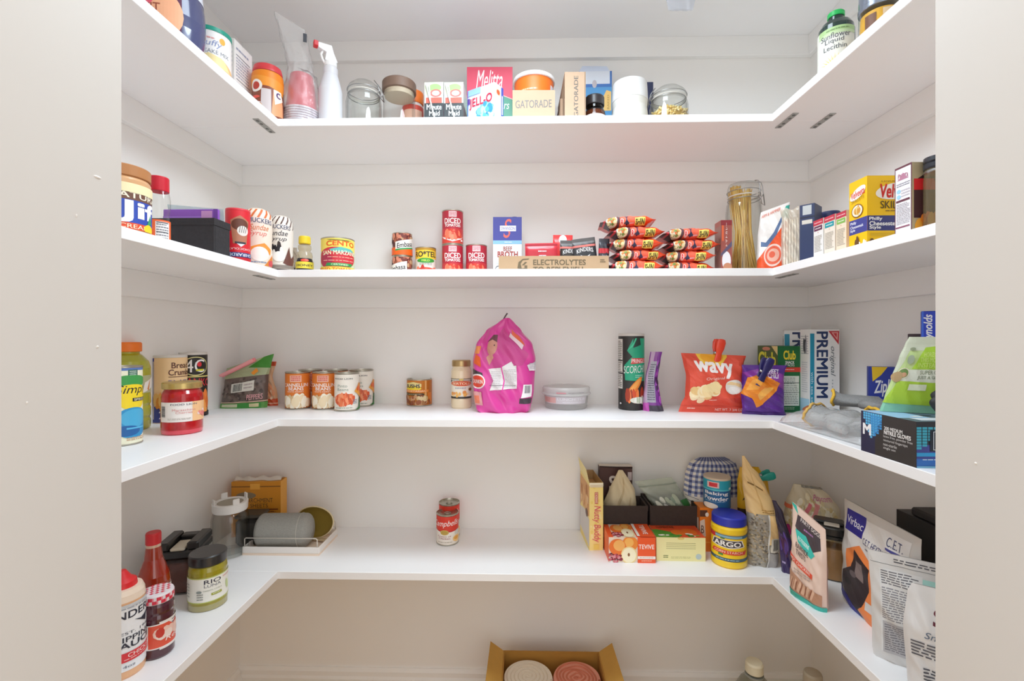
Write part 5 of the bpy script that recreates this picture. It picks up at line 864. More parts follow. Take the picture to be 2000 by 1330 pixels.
# work gloves
def glove(label, loc, rz, Lb=.12, w=.052, th=.028, group='grey work gloves', ry=0, cuff='#e8b83a', col='#929291'):
    t = thing('work_glove', label, 'glove', loc, rz, group, ry=ry); c = pm(col, .9, noise=.25, scale=260, bump=.6)
    secs = [(0, w, th), (.02, w*.9, th*.8), (.05, w*.95, th*.8), (.09, w*1.1, th*.85), (Lb, w*1.05, th*.6), (Lb+.012, w*.8, th*.3)]
    m = MB(); n = 28
    def ring(x, a, b): return [(x+.002*sin(7*k), cos(2*pi*k/n)*a/2*1.6*(1+.05*sin(3*k+x*60)), max(.0008, b/2+sin(2*pi*k/n)*b/2*(1+.12*sin(k*1.7+x*90)))) for k in range(n)]
    rs = [ring(*s_) for s_ in secs]; vs = sum(rs, []); m.add(vs, [(j*n+i, j*n+(i+1) % n, (j+1)*n+(i+1) % n, (j+1)*n+i) for j in range(len(secs)-1) for i in range(n)]+[tuple((len(secs)-1)*n+i for i in range(n))], c, True)
    for i in range(4):
        y = (-.62+.41*i)*w; rn = random.Random(i); pts = [(Lb-.015, y*.9, th*.3), (Lb+.02, y*1.05, th*.42), (Lb+.045, y*1.1, th*.36), (Lb+.058-.006*abs(i-1.5), y*1.12, .009)]
        m.tube(pts, .0095, c, 10)
    m.tube([(.055, -w*.7, .012), (.075, -w*1.05, .013), (.1, -w*1.2, .011)], .010, c, 10)
    m.build('knit_body', t)
    m = MB(); m.tube([Vector(p) for p in ring(-.001, w*1.02, th*1.02)], .0032, pm(cuff, .8, bump=.5, scale=300), 8, True); m.build('cuff_trim', t)
    m = MB(); m.add([(p[0]+.006, p[1]*.96, p[2]) for p in ring(0, w*.95, th*.95)], [tuple(range(n))], pm('#2c2a28', .9)); m.build('cuff_shade', t)  # near-black sheet painted in for the shade inside the glove
    return t
zc = SH['C']
glove('topmost grey knit work glove with its yellow cuff towards the saltine cartons', (.772, 1.175, zc+.052), radians(-34), .10, .060, .034, ry=radians(3))
glove('grey knit work glove with open yellow cuff beside the nitrile box', (.765, 1.03, zc+.040), radians(-12), .085, .046, .024)
glove('grey knit work glove underneath, inside the clear bag', (.712, 1.145, zc+.006), radians(-62), .10, .056, .050, cuff='#d8b060', col='#a2a2a1')
fr = dict(loc=(.735, 1.09, zc+.001))
m = MB()
def pil(u, v):
    a = (u-.5)*2; b = (v-.5)*2; q = max(0, (1-a**4)*(1-b**4)); return Vector((a*.075, b*.135, .003+.040*q**.5*(1+.12*sin(u*17+v*9)+.1*sin(v*23-u*8))))
m.grid(pil, 26, 34, FILM); m.grid(lambda u, v: Vector((pil(u, v).x, pil(u, v).y, .0008)), 26, 34, FILM, flip=True)
one(m, 'clear_bag', 'clear plastic bag spread around the lowest glove', 'bag', (.742, 1.085, zc), radians(4))
m = MB()
def knob(u, v): a = 2*pi*u; b = pi*v; r = .017*(1+.15*sin(9*a+4*b)); return Vector((cos(a)*sin(b)*r*.8, sin(a)*sin(b)*r, .017+cos(b)*r))
m.grid(knob, 20, 14, pm('#a8643c', .7, noise=.4, scale=90)); one(m, 'brown_wad', 'small crumpled orange-brown wad beside the saltine carton', 'wad', (XA(1580, 1.265), 1.265, zc), 0)
g = boxfit(1696, 716, 'C', Y=1.20, rot=-30, w=.085, d=.03)
carton('zipper_bag_box', 'blue and yellow zipper bag carton behind the grey gloves', 'carton', g, '#2c3a94', F=R(0, 0, 1, 1, '#2f3fa0')+P([(.08, 1), (.45, 1), (.3, .86), (.1, .74)], '#f0c828')+T('Ziploc', .14, .50, .70, .78, '#f2f2f6', .04, .2, slope=.06)+E(.55, .40, .3, .06, '#e8a83a', 20, .3)+R(0, 0, 1, .3, '#3a6aa8'))
g = boxfit(1790, 824, 'C', pb=914, rot=1, w=.19, pL=1682)
GRID = lambda x0, x1, y1, lowf, c, n, s: [([[(x0+(x1-x0)*i/n, y1-(j+1)*.062), (x0+(x1-x0)*(i+.84)/n, y1-(j+1)*.062), (x0+(x1-x0)*(i+.84)/n, y1-j*.062-.012), (x0+(x1-x0)*i/n, y1-j*.062-.012)] for i in range(n) for j in range(int(lowf[i]))], c)]
carton('nitrile_glove_box', 'black and blue carton of medium nitrile gloves on the shelf edge', 'carton', g, '#2f2b2a', L=R(0, 0, .30, 1, '#252545')+R(.28, 0, 1, 1, '#332f2e')+P([(.04, 1), (.34, 1), (.34, .6), (.24, .4), (.16, .6), (.08, .8)], '#2a3a6a')+GRID(.05, .42, 1.0, (3, 5, 8, 10, 9, 7, 4, 2), '#5ab8e6', 8, 1)+GRID(.2, .42, .95, (6, 8, 7, 5), '#3a8fd0', 4, 1)+T('M', .05, .44, .2, .70, '#f2f2f4', .06)+T('200 MEDIUM', .46, .66, .78, .74, '#e8e6e4', .03)+T('NITRILE GLOVES', .46, .56, .92, .65, '#f2f0ee', .05)+sum([T(s_, .45, .47-.09*i, .45+w_, .54-.09*i, '#d8d6d4', .0) for i, (s_, w_) in enumerate((('latex free, powder free', .5), ('textured fingertips', .42), ('non-sterile', .24), ('single use', .22)))], []),
       F=R(0, 0, 1, 1, '#23262e')+R(0, 0, .5, .45, '#2a6ab8')+R(0, .2, .5, .5, '#3a3f8a')+R(0, .25, .4, .33, '#2a9ad0')+GRID(.0, .2, .9, (8, 7, 5, 3), '#3aa8c0', 4, 1)+T('M', .14, .38, .50, .80, '#101828', .09)+T('M', .145, .39, .49, .79, '#e8eef4', .0)+T('M', .15, .40, .485, .78, '#101828', .0)+L(.05, .16, .3, .2, 1, '#cfe4f0')+R(0, 0, 1, .04, '#7ab8d8'),
       T=R(0, 0, 1, 1, '#5a6a78')+R(0, .3, .3, 1, '#9ac4e4')+R(.1, .1, 1, .3, '#d8e0e8')+BL(.5, .4, .4, .3, 12, .06, ['#2a3040', '#e8eef2']))
ztop = zc+g['h']+.001
rows = [(806, 1718, 1850, .004, .004), (780, 1727, 1850, .008, .006), (740, 1741, 1850, .010, .008), (700, 1756, 1850, .008, .006), (672, 1768, 1850, .003, .003), (658, 1776, 1850, .002, .002)]
fr = bagfit(rows, .885, -20, 'C', zb=ztop)
GR = R(0, 0, 1, 1, '#b9d08c')+R(0, 0, 1, .12, '#8cc8a8')+P([(.22, 1), (.0, .4), (0, 1)], '#c4ccb4')+R(.0, .82, 1, 1, '#c8cfba')+P([(.28, .58), (1, .58), (1, .9), (.48, .86)], '#a4cc3a')+T('HORIZON', .48, .74, .8, .8, '#d0e48a', .02)+T('THIS MONTH', .42, .67, .9, .73, '#c8e07a', .02)+T('INSTEAD', .38, .60, .8, .66, '#c8e07a', .02)+R(.1, .40, 1, .57, '#d4d8c8')+T('SUPER GRIP', .45, .51, .9, .56, '#6a7a5a', .01)+T('JUST A GLOVE', .42, .44, .9, .49, '#6a7a5a', .01)+P([(0, .12), (1, .10), (1, .40), (.1, .42)], '#a8cc3c')+E(.16, .52, .1, .07, '#e6dcc8', 22)+E(.16, .52, .085, .06, '#6a8a4a', 22)+E(.17, .5, .05, .03, '#c89a78')+E(.22, .70, .07, .06, '#9aa890', 20)+E(.2, .84, .06, .02, '#8a9478')+R(.3, .30, .6, .38, '#dfe6c8')+E(.08, .47, .08, .07, '#b0946a')
bag('glove_packaging', 'lime green glove packaging card leaning on top of the nitrile box', 'packaging', fr['loc'], fr['rz'], fr['keys'], fr['h'], pm('#b4cc84', .3, coat=.3), GR, wr=.002, seed=4)
m = MB()
def lump(u, v):
    a = 2*pi*u; b = pi*v; r = 1+.16*sin(5*a+3*b)+.12*sin(3*a-5*b)+.1*sin(9*a); return Vector((cos(a)*sin(b)*.024*r, sin(a)*sin(b)*.016*r, .027+cos(b)*.027*(1+.08*sin(4*a))))
m.grid(lump, 30, 20, pm('#26282a', .6, bump=.5, scale=80)); m.tube([(-.006, -.002, .05), (-.012, -.004, .058), (-.004, 0, .062)], .003, pm('#26282a', .6), 6)
one(m, 'black_glove_wad', 'black crumpled glove on top of the nitrile box', 'glove', (.738, .823, ztop), 0)
g = boxfit(1774, 652, 'C', Y=1.04, rot=-36, w=.06, d=.02)
carton('dark_brown_box', 'dark brown carton corner poking up behind the lime packaging', 'carton', g, '#4a3a3c')
g = boxfit(1800, 608, 'C', Y=.955, rot=-38, w=.05, d=.045)
carton('foil_wrap_box', 'blue kitchen wrap carton standing at the right door jamb', 'carton', g, '#1f3ec4', F=T('Reynolds', .06, .735, .40, .975, '#f4f6fb', .04, .25, rot=90)+R(0, 0, .06, 1, '#3a6ae0'), T=R(0, 0, 1, 1, '#6a5a6a'))
# =============== shelf D ===============
zd = SH['D']
g = cylfit(190, 285, 1100, 'D', pb=1330)
bottle('dipping_sauce_bottle', 'peach dipping sauce squeeze bottle with red cap at left door jamb', 'bottle', g, [(.95, 0), (1, .02), (1, .74), (.96, .80), (.86, .84)], pm('#e8b488', .3, coat=.3),
       [('cap', [(.62, .84), (.66, .85), (.62, .90), (.4, .93), (.16, 1), (.12, 1.0)], pm('#d8242a', .35)), ('clear_shoulder', [(1.004, .74), (.97, .80), (.87, .845), (.6, .85)], pm('#ecd8c4', .3))],
       ('paper_label', .08, .72, '#eff0f2', T('KINDERS', -.55, .79, .98, .9, '#2c3040', .03, arc=.0, slope=.03)+P([(.28, .74), (.5, .71), (.95, .79), (.75, .70), (.72, .62), (.58, .66), (.5, .68)], '#2c3040')+T('EST. 1946', -.1, .55, .9, .59, '#4a4e5a', .0)+T('DIPPING', -.3, .44, .98, .52, '#2c3040', .02)+T('SAUCE', -.3, .34, .95, .43, '#2c3040', .03)+R(-.6, .14, 1.2, .28, '#d8323a')+T('CHICKEN', .1, .20, .95, .26, '#f6e6e2', .02)+L(.0, .16, .9, .19, 1, '#f0b8b4')+T('14oz', -.1, .05, .3, .09, '#6a6e78')+L(-.1, .93, .9, .96, 1, '#9aa0aa')+R(-1, .97, 2, 1, '#c8ccd0'), 180), turn=4)
g = cylfit(272, 342, 1140, 'D', pb=1288)
LIDP = lambda: pm('#e8e0e4', .4)
t = bottle('jam_jar', 'dark red jam jar with red and white gingham lid', 'jar', g, [(.93, 0), (1, .03), (1, .62), (.96, .68), (1, .72), (.98, .80), (.88, .85)], pm('#4a1a28', .1, coat=.8), [], [('front_label', .14, .58, '#e6e0dc', R(-.9, .06, .9, .94, '#f0ece8')+R(-.8, .1, .85, .9, '#e0563c')+P([(-.2, 1), (.9, 1), (.9, .68), (.2, .72)], '#e8e2da')+L(.1, .74, .8, .95, 2, '#6a5a5a')+BL(.05, .6, .5, .12, 12, .2, ['#f0c8b8', '#c8382c', '#f2dcd0'])+T('Red', -.2, .26, .5, .42, '#f6e6e0', 0, .2)+P([(.5, .5), (.85, .6), (.85, .3), (.6, .3)], '#f0b8c0'), 36)], turn=42)
m = MB(); r, h = g['r'], g['h']; pf = [(r*.92, h*.85), (r*.97, h*.86), (r*.97, h*.975), (r*.92, h)]; m.lathe(pf, LIDP(), 48)
for i in range(24):
    for j in range(2): m.pr(R(i/6-2, j*.5, i/6-2+(1/6 if (i+j) % 2 == 0 else .06), j*.5+.5, '#d83048' if (i+j) % 2 == 0 else '#e88a98'), cyls([(r*.972, 0), (r*.972, h)], h*.865, h*.97), UL)
for i in range(-3, 4):
    for j in range(-3, 4):
        if (i+j) % 2 == 0 and i*i+j*j < 12: m.pr(R(.5+i*.11, .5+j*.11, .6+i*.11, .6+j*.11, '#d84a5c'), plane((-r, -r, h), (2*r, 0, 0), (0, 2*r, 0), (0, 0, 1)))
m.build('lid', t)
g = cylfit(264, 334, 1030, 'D', Y=1.0)
bottle('hot_sauce_bottle', 'hot sauce bottle with long neck and red cap', 'bottle', g, [(.95, 0), (1, .02), (1, .48), (.94, .55), (.55, .72), (.44, .86), (.4, .87)], pm('#9a2a14', .08, coat=1), [('cap', [(.44, .875), (.46, .88), (.46, .985), (.42, 1)], pm('#cf2a32', .4)), ('neck_glass', [(.46, .82), (.44, .875)], pm('#d8b8a0', .1, coat=1))],
       ('paper_label', .05, .44, '#e4dcd4', L(-.6, .2, .8, .8, 3, '#b8b0a8')), turn=0)
g = dict(loc=(-.848, 1.155, zd), w=.088, d=.088, h=ZA(1048, -.848, 1.15)-zd, rz=radians(14)); w, d, h = g['w'], g['d'], g['h']
t = thing('spice_container', 'square clear container of dark flakes with black flip lid', 'container', g['loc'], g['rz'])
MB().box(-w/2, -d/2, 0, w/2, d/2, h*.70, GLASS, .004).build('clear_body', t)
MB().box(-w*.47, -d*.47, .004, w*.47, d*.47, h*.6, pm('#5a2f26', .8, noise=.6, scale=220, bump=.5), .003).build('spice_flakes', t)
BK = pm('#232222', .35, coat=.2)
m = MB(); m.box(-w*.52, -d*.52, h*.70, w*.52, d*.52, h*.84, BK, .003); m.box(-w*.52, -d*.5, h*.84, -w*.22, d*.5, h*1.0, BK, .004); m.box(w*.22, -d*.5, h*.84, w*.52, d*.5, h*1.0, BK, .004); m.box(-w*.22, d*.2, h*.84, w*.22, d*.5, h*.96, BK, .003); ld = m.build('lid', t)
m = MB(); m.box(-w*.18, -d*.51, h*.845, w*.18, d*.1, h*.90, '#c9c0ac', .002); m.build('flip_tab', ld)
g = cylfit(366, 445, 1062, 'D', pb=1194)
bottle('green_chile_jar', 'jar of green chiles with black lid and cream label', 'jar', g, [(.92, 0), (.99, .03), (1, .1), (1, .70), (.95, .78), (.9, .80)], pm('#9a8f1e', .15, noise=.3, scale=40, coat=.7), [('lid', [(.95, .80), (.98, .81), (.98, .965), (.93, .985), (.9, .985)], pm('#2a2a2c', .3, coat=.3)), ('brine', [(1.003, .01), (1.004, .1), (1.004, .11)], pm('#a8a070', .1, coat=.8))],
       ('paper_label', .16, .62, '#f0efe6', R(-2, .96, 2, 1, '#b8c05a')+R(-2, 0, 2, .04, '#b8c05a')+T('RIO', -.12, .74, .42, .90, '#3a3a4a', .02)+T('LUNA', -.12, .60, .42, .71, '#6a6c78', .0)+T('CHOPPED', .5, .82, .95, .88, '#c8505a')+T('GREEN CHILE', -.15, .46, .45, .5, '#9aa08a')+R(.1, .26, .45, .35, '#9aa02c')+L(.14, .28, .4, .34, 1, '#e8ecc0')+E(.72, .45, .08, .2, '#c8d89a', 16, .2)+L(-.9, .2, -.65, .8, 5, '#b4b6b0')+L(-.35, .12, -.15, .4, 3, '#8a8c88')+E(-.28, .46, .09, .05, '#8a9490')))
# empty jar with crown-like white lid
g = cylfit(411, 487, 957, 'D', pb=1094); r, h = g['r'], g['h']
t = thing('glass_jar', 'empty clear glass jar with white four-pronged lid', 'jar', g['loc'], g['rz'])
gb = MB(); pf = [(.001, .003), (r*.88, .001), (r*.97, h*.03), (r, h*.08), (r, h*.6), (r*.92, h*.70), (r*.82, h*.74), (r*.82, h*.78)]; gb.lathe(pf, GLASS, 48, cap1=False); gb.lathe([(max(.001, a*.92), b+.008 if i < 3 else b) for i, (a, b) in enumerate(pf)], GLASS, 48, cap1=False); gb.build('glass_body', t)
WH = pm('#ecebe9', .4); m = MB(); m.lathe([(r*.9, h*.74), (r*.94, h*.76), (r*.96, h*.88), (r*.88, h*.89), (r*.72, h*.88), (r*.70, h*.875)], WH, 48, cap1=False, cap0=False); m.lathe([(r*.70, h*.872), (.001, h*.873)], pm('#a8a294', .5), 40, cap0=False)
for a in (20, 110, 200, 290):
    s0 = len(m.v); m.box(-.009, r*.84, h*.86, .009, r*.92, h*.98, WH, .002); m.xform(Matrix.Rotation(radians(a), 4, 'Z'), s0)
m.build('lid', t)
# parchment paper carton leaning in the corner
g = boxfit(548, 940, 'D', Y=1.455, rot=4, side='R', pL=452, d=.045)
def tissue(m, w, d, h): m.grid(lambda u, v: Vector(((u-.5)*w*.94, (v-.5)*d*.6+.004*sin(u*14), h+.001+.008*sin(v*pi)*(1+.5*sin(u*21+v*4)))), 20, 6, '#d8cfc4')
carton('parchment_box', 'orange-yellow parchment sheets carton in the back left corner', 'carton', g, '#d8932c', extra=tissue, F=R(0, 0, 1, 1, '#d08a26')+R(0, .9, 1, .92, '#8a5a20')+R(.38, .86, .58, .96, '#e8a844')+T('PARCHMENT', .28, .62, .84, .70, '#5a4424', .0)+T('SHEETS', .38, .53, .74, .60, '#5a4424', .0)+R(.2, .485, .95, .505, '#6a2a1c')+L(.3, .44, .9, .47, 1, '#6a2a1c')+E(.3, .75, .2, .06, '#8a7a60')+E(.55, .2, .3, .2, '#8a4a1c')+R(.78, .1, .86, .4, '#6a2a1a'), R=R(0, 0, 1, 1, '#e8a63c'))
m = MB(); m.box(-.04, -.03, 0, .04, .03, .085, pm('#35302c', .5), .012); m.box(-.041, -.031, .085, .041, .031, .096, pm('#4a443c', .45), .005)
one(m, 'black_canister', 'dark rounded box behind the empty glass jar', 'canister', (XA(500, 1.42), 1.40, zd), radians(8))
# white tray with wire rail
x0, x1, y0, y1 = XA(473, 1.325), XA(623, 1.325), 1.325, 1.46
t = thing('desk_tray', 'shallow white tray with thin wire rails holding the two rounded cases', 'tray', ((x0+x1)/2, (y0+y1)/2, zd), 0); w, d = x1-x0, y1-y0
TW = pm('#eee8e2', .45); m = MB(); m.box(-w/2, -d/2, 0, w/2, d/2, .006, pm('#f0dcc8', .5)); m.box(-w/2, -d/2, .006, w/2, -d/2+.004, .024, TW, .001); m.box(-w/2, d/2-.004, .006, w/2, d/2, .024, TW, .001); m.box(-w/2, -d/2+.004, .006, -w/2+.004, d/2-.004, .024, TW, .001); m.box(w/2-.004, -d/2+.004, .006, w/2, d/2-.004, .024, TW, .001); m.build('tray_base', t)
for yy in (-d/2+.002, d/2-.002):
    m = MB(); m.tube([(-w/2+.006, yy, .023), (-w/2+.006, yy, .046), (-w/2+.010, yy, .049), (w/2-.010, yy, .049), (w/2-.006, yy, .046), (w/2-.006, yy, .023)], .0016, pm('#dcd6cc', .3, .6), 8); m.build('wire_rail', t)
FELT = pm('#9b9a94', .95, noise=.22, scale=320, bump=.6)
m = MB(); Ln = .168
def caps(u, v):
    a = 2*pi*v; q = abs(2*u-1); k = 1 if q < .72 else math.sqrt(max(0, 1-((q-.72)/.28)**2.2)); k = max(k, .02)
    return Vector(((u-.5)*Ln, cos(a)*.042*k, max(.046+sin(a)*.050*k, .046-.044*k)))
m.grid(caps, 40, 32, FELT); m.tube([caps(.80, k/32)+Vector((0, 0, .0004)) for k in range(32)], .0012, pm('#b8b4ac', .9), 6, True)
one(m, 'grey_felt_case', 'rounded grey felt case lying on the white tray', 'case', (x0+.099, 1.374, zd+.0065), radians(2))
# gold open case
t = thing('gold_case', 'open gold-lined shell case standing on the white tray behind the felt case', 'case', (x1-.062, 1.425, zd+.007), radians(-12), rx=radians(-8))
GO = pm('#b39a48', .42, .45); m = MB(); bw, bh, bd = .066, .047, .024
def bowl(sc, off): return lambda u, v: Vector((cos(2*pi*u)*bw*sc*sin(v*pi/2)*(1+.08*sin(2*pi*u)), off+bd*cos(v*pi/2)*sc, .048+sin(2*pi*u)*bh*sc*sin(v*pi/2)))
m.grid(bowl(.97, -.001), 40, 12, GO, flip=True); m.build('gold_lining', t)
m = MB(); m.grid(bowl(1.0, .0), 40, 12, pm('#d8c8a4', .6)); m.tube([bowl(.985, 0)(k/40, 1) for k in range(40)], .002, pm('#e0cfa6', .5), 8, True); m.build('outer_shell', t)
m = MB(); m.box(.010, -.020, .0, .055, -.002, .006, pm('#cdb894', .5), .002); m.build('hinge_flap', t)
CB = ('#efe6da', R(-2, .50, 2, 1, '#d8341e')+P([(-.9, .5), (-.45, .46), (-.2, .45), (.2, .45), (.6, .48), (.9, .5)], '#c42c2a')+T('Campbells', -.98, .60, .72, .86, '#f8f0ec', .0, .35, slope=.05)+E(-.18, .44, .26, .09, '#c8aa5c', 22)+E(-.18, .44, .2, .065, '#b8963e', 22)+T('Cream of', -.62, .28, .2, .33, '#a8606a', .02)+T('Chicken', -.55, .20, .15, .26, '#a8606a', .02)+L(-.6, .07, .3, .12, 1, '#b8ae9c')+E(.68, .40, .26, .10, '#d6d4cc', 20)+E(.6, .2, .3, .12, '#f2c884', 20)+E(.55, .22, .18, .06, '#e8a848'))
can('soup_can', 'red and white cream of chicken soup can in front', cylfit(852, 896, 991, 'D', pb=1067), CB, 'red and white soup cans', tab=True, lab0=.03, lab1=.95)
can('soup_can', 'red and white soup can standing behind the front one', cylfit(857, 898, 972, 'D', Y=1.478), CB, 'red and white soup cans', tab=True, lab0=.03, lab1=.95)
# snack cake carton, open
g = boxfit(1151, 943, 'D', pb=1075, rot=4, pR=1178, d=.135); w, d, h = g['w'], g['d'], g['h']
t = thing('snack_cake_box', 'tall open yellow wafer snack carton with pink lettering', 'carton', g['loc'], g['rz'])
m = MB(); yl = '#f6e08a'; m.box(-w/2, -d/2, 0, w/2, -d/2+.001, h, yl); m.box(-w/2, d/2-.001, 0, w/2, d/2, h, '#b89a70'); m.box(-w/2, -d/2, 0, -w/2+.001, d/2, h, yl); m.box(w/2-.001, -d/2, 0, w/2, d/2, h, '#b89a70'); m.box(-w/2, -d/2, 0, w/2, d/2, .001, yl)
m.box(-w*.46, -d*.46, .001, w*.46, d*.46, h*.86, '#c49a6a')
box_print(m, w, d, h, F=R(0, 0, 1, 1, '#f8e08c')+BL(.5, .5, .4, .48, 30, .09, ['#fae8a8', '#f4d878'], 3, asp=.3)+T('Nutty Buddy', .2, .12, .82, .66, '#d8486a', .0, .2, rot=-90)+R(.38, .69, .62, .86, '#c85a4c')+T('DEBBIE', .42, .7, .58, .85, '#f6e4c8', rot=-90)+R(.3, .02, .7, .09, '#f2d468')+R(0, .95, 1, 1, '#f8f0d8'),
          L=R(0, 0, 1, 1, '#f4dc84')+P([(0, .45), (.3, .6), (.7, .45), (1, .5), (1, .95), (0, .95)], '#dba05c')+P([(0, .12), (1, .05), (1, .45), (.5, .5), (0, .44)], '#d8d2cc')+BL(.5, .72, .4, .14, 14, .1, ['#e8b070', '#c88444', '#f0c890'])+E(.75, .5, .12, .06, '#6a4430'))
m.build('carton_body', t)
m = MB(); m.add([(-w/2, -d/2, h), (-w/2, d/2, h), (-w/2-.008, d/2-.003, h+.045), (-w/2-.008, -d/2+.006, h+.038)], [(0, 1, 2, 3), (3, 2, 1, 0)], '#f6e69c'); m.build('side_flap', t)
m = MB(); m.add([(-w/2, -d/2, h), (w/2, -d/2, h), (w/2-.002, -d/2-.006, h-.012), (-w/2+.002, -d/2-.006, h-.012)], [(0, 1, 2, 3), (3, 2, 1, 0)], '#f8f0dc'); m.build('front_flap', t)
g = boxfit(1171, 911, 'D', Y=1.492, rot=0, pR=1235, d=.03)
def rolled(m, w, d, h): m.box(-w/2, -d/2, h, w/2, d/2, h+.001, '#d8d0c4'); m.tube([(-w/2, -d/2, h), (w/2, -d/2, h-.004)], .002, pm('#3a2a28', .5), 6)
carton('brown_pouch', 'dark brown packet with white letter standing behind the fabric bins', 'packet', g, '#4a2c28', extra=rolled, F=R(0, 0, 1, 1, '#4d2e2a')+T('S', .3, .66, .5, .86, '#e6dcd4', .04)+R(.86, .8, .98, .92, '#c8b8b8'))
g = boxfit(1177, 988, 'D', Y=1.40, rot=0, pR=1265, d=.088); fabric_bin('black fabric bin holding the crumpled tan paper', g, BINB, 'black fabric bins'); ga = g
g = boxfit(1270, 988, 'D', Y=1.40, rot=0, pR=1364, d=.11); fabric_bin('black fabric bin holding the clear zipper bag', g, BINB, 'black fabric bins')
fr = bagfit([(1020, 1186, 1240, .018, .018), (985, 1178, 1243, .022, .02), (955, 1190, 1240, .014, .012), (935, 1200, 1228, .007, .006), (918, 1208, 1216, .002, .002)], 1.455, -6, 'D', zb=zd+.02)
bag('crumpled_paper', 'crumpled tan paper bag sticking out of the left fabric bin', 'paper bag', fr['loc'], fr['rz'], fr['keys'], fr['h'], pm('#d8c8a4', .8), P([(.3, .3), (.6, .9), (.66, .9), (.42, .3)], '#c4b08a')+P([(.6, .2), (.8, .6), (.84, .58), (.7, .2)], '#c8b48e'), wr=.008, seed=31, nu=14, nv=14)
fr = bagfit([(1040, 1275, 1350, .03, .026), (985, 1275, 1345, .034, .03), (965, 1262, 1335, .02, .018), (950, 1250, 1322, .006, .005), (936, 1240, 1312, .002, .002)], 1.457, 4, 'D', zb=zd+.01)
bag('zipper_bag', 'clear zipper bag of small items in the right fabric bin', 'bag', fr['loc'], fr['rz'], fr['keys'], fr['h'], clear('zip_film', '#eef2ea', .9, .3, .45, .15, '#dfe4d6', .8), BL(.5, .58, .35, .16, 16, .07, ['#b8c0a8', '#8a9a84', '#d8d8c8', '#9aa890', '#e8e6dc'], 4, n2=10)+R(0, .90, 1, .915, '#8a9488')+R(.75, .52, .98, .66, '#3a7a3c')+P([(.7, .36), (.9, .34), (.84, .5)], '#f0efe8'), wr=.004, seed=6, skew=.012)
APP = R(0, 0, 1, 1, '#ecd9c4')+BL(.18, .2, .18, .22, 40, .045, ['#8a2434', '#c8505c', '#5a1a2a', '#d88a90', '#f0e8e4'], 4)+E(.74, .76, .27, .30, '#ec8a34', 24)+E(.70, .8, .16, .18, '#f4b45c', 20)+E(.3, .62, .30, .32, '#e8742c', 26)+E(.36, .68, .2, .22, '#f2b060', 22)+E(.7, .3, .28, .34, '#eed69a', 26)+E(.7, .3, .24, .29, '#f8eecc', 26)+E(.69, .32, .04, .07, '#8a5a34')+BL(.24, .16, .22, .16, 30, .055, ['#8a2434', '#c8505c', '#d88a90'], 8)
g = boxfit(1189, 1049, 'D', pb=1098, rot=-.5, pR=1280, d=.09)
carton('tea_box', 'orange and white fruit tea carton with apples and berries', 'carton', g, '#ee5c2a', L=R(0, 0, 1, 1, '#e8623c')+R(0, .5, .6, 1, '#f07a50'), F=xf(APP, 0, 0, .62, 1)+R(.62, 0, 1, 1, '#ee5a28')+T('TEVIVE', .64, .56, .97, .73, '#fbeee6', .03)+R(.62, .16, 1, .27, '#f4ece4')+L(.66, .19, .96, .24, 1, '#c8a898')+L(.7, .06, .92, .12, 2, '#f8c8b0'), T=xf(APP, .1, 0, .6, 1)+R(.68, 0, 1, 1, '#ee5a28')+R(.62, .05, .68, 1, '#f4ece4')+T('TEVIVE', .78, .2, .88, .9, '#fbeee6', .03, rot=-90))
g = boxfit(1282, 1049, 'D', pb=1095, rot=-1, pR=1378, d=.085)
carton('tea_box', 'cream and green tea carton with clementines on its top', 'carton', g, '#ece3a4', F=R(0, 0, 1, 1, '#eee6a8')+E(.5, .96, .07, .06, '#e2c878')+L(.2, .5, .8, .8, 4, '#a8a474', 3, .25, words=False)+L(.3, .1, .7, .2, 2, '#c8c488')+E(.86, .2, .06, .12, '#b8c8c8')+L(.14, .12, .24, .26, 2, '#5a6a34'), T=R(0, 0, 1, 1, '#e8582c')+P([(0, 0), (.5, 0), (.42, .4), (.1, .65), (0, .6)], '#5a9a34')+E(.52, .4, .15, .22, '#f07a28')+E(.75, .45, .17, .26, '#f07428')+BL(.5, .15, .4, .15, 16, .06, ['#3f8a34', '#f2ecd8', '#7ab04a'])+T('CLEMENTINE', .12, .72, .5, .88, '#5a2c14'))
# gingham bundle
def ging(n, m_):
    o = []
    for i in range(n):
        for j in range(m_):
            if i % 2 or j % 2: o.append((R(i/n, j/m_, (i+1)/n, (j+1)/m_, '#3f4878' if i % 2 and j % 2 else '#8f96b4'))[0])
    return o
fr = bagfit([(1072, 1338, 1442, .034, .034), (1040, 1337, 1444, .038, .036), (960, 1335, 1445, .038, .036), (925, 1338, 1443, .036, .04), (905, 1345, 1437, .030, .03), (897, 1356, 1424, .020, .018), (893, 1366, 1414, .002, .002)], 1.475, 0, 'D')
bag('cloth_bundle', 'blue and white gingham cloth bundle behind the baking powder', 'bundle', fr['loc'], fr['rz'], fr['keys'], fr['h'], pm('#e9e2d6', .9), xf(ging(23, 14), 0, .55, 1, 1)+R(.08, .12, .35, .48, '#c89a6a')+[([[(.02, .2+.05*i), (.2, .17+.05*i), (.2, .175+.05*i), (.02, .206+.05*i)] for i in range(8)], '#4a4e66')], wr=.002, seed=11, p=3.2)
t0 = boxfit(1367, 992, 'D', pb=1077, rot=-1, w=.085, d=.052)
h0 = t0['h']
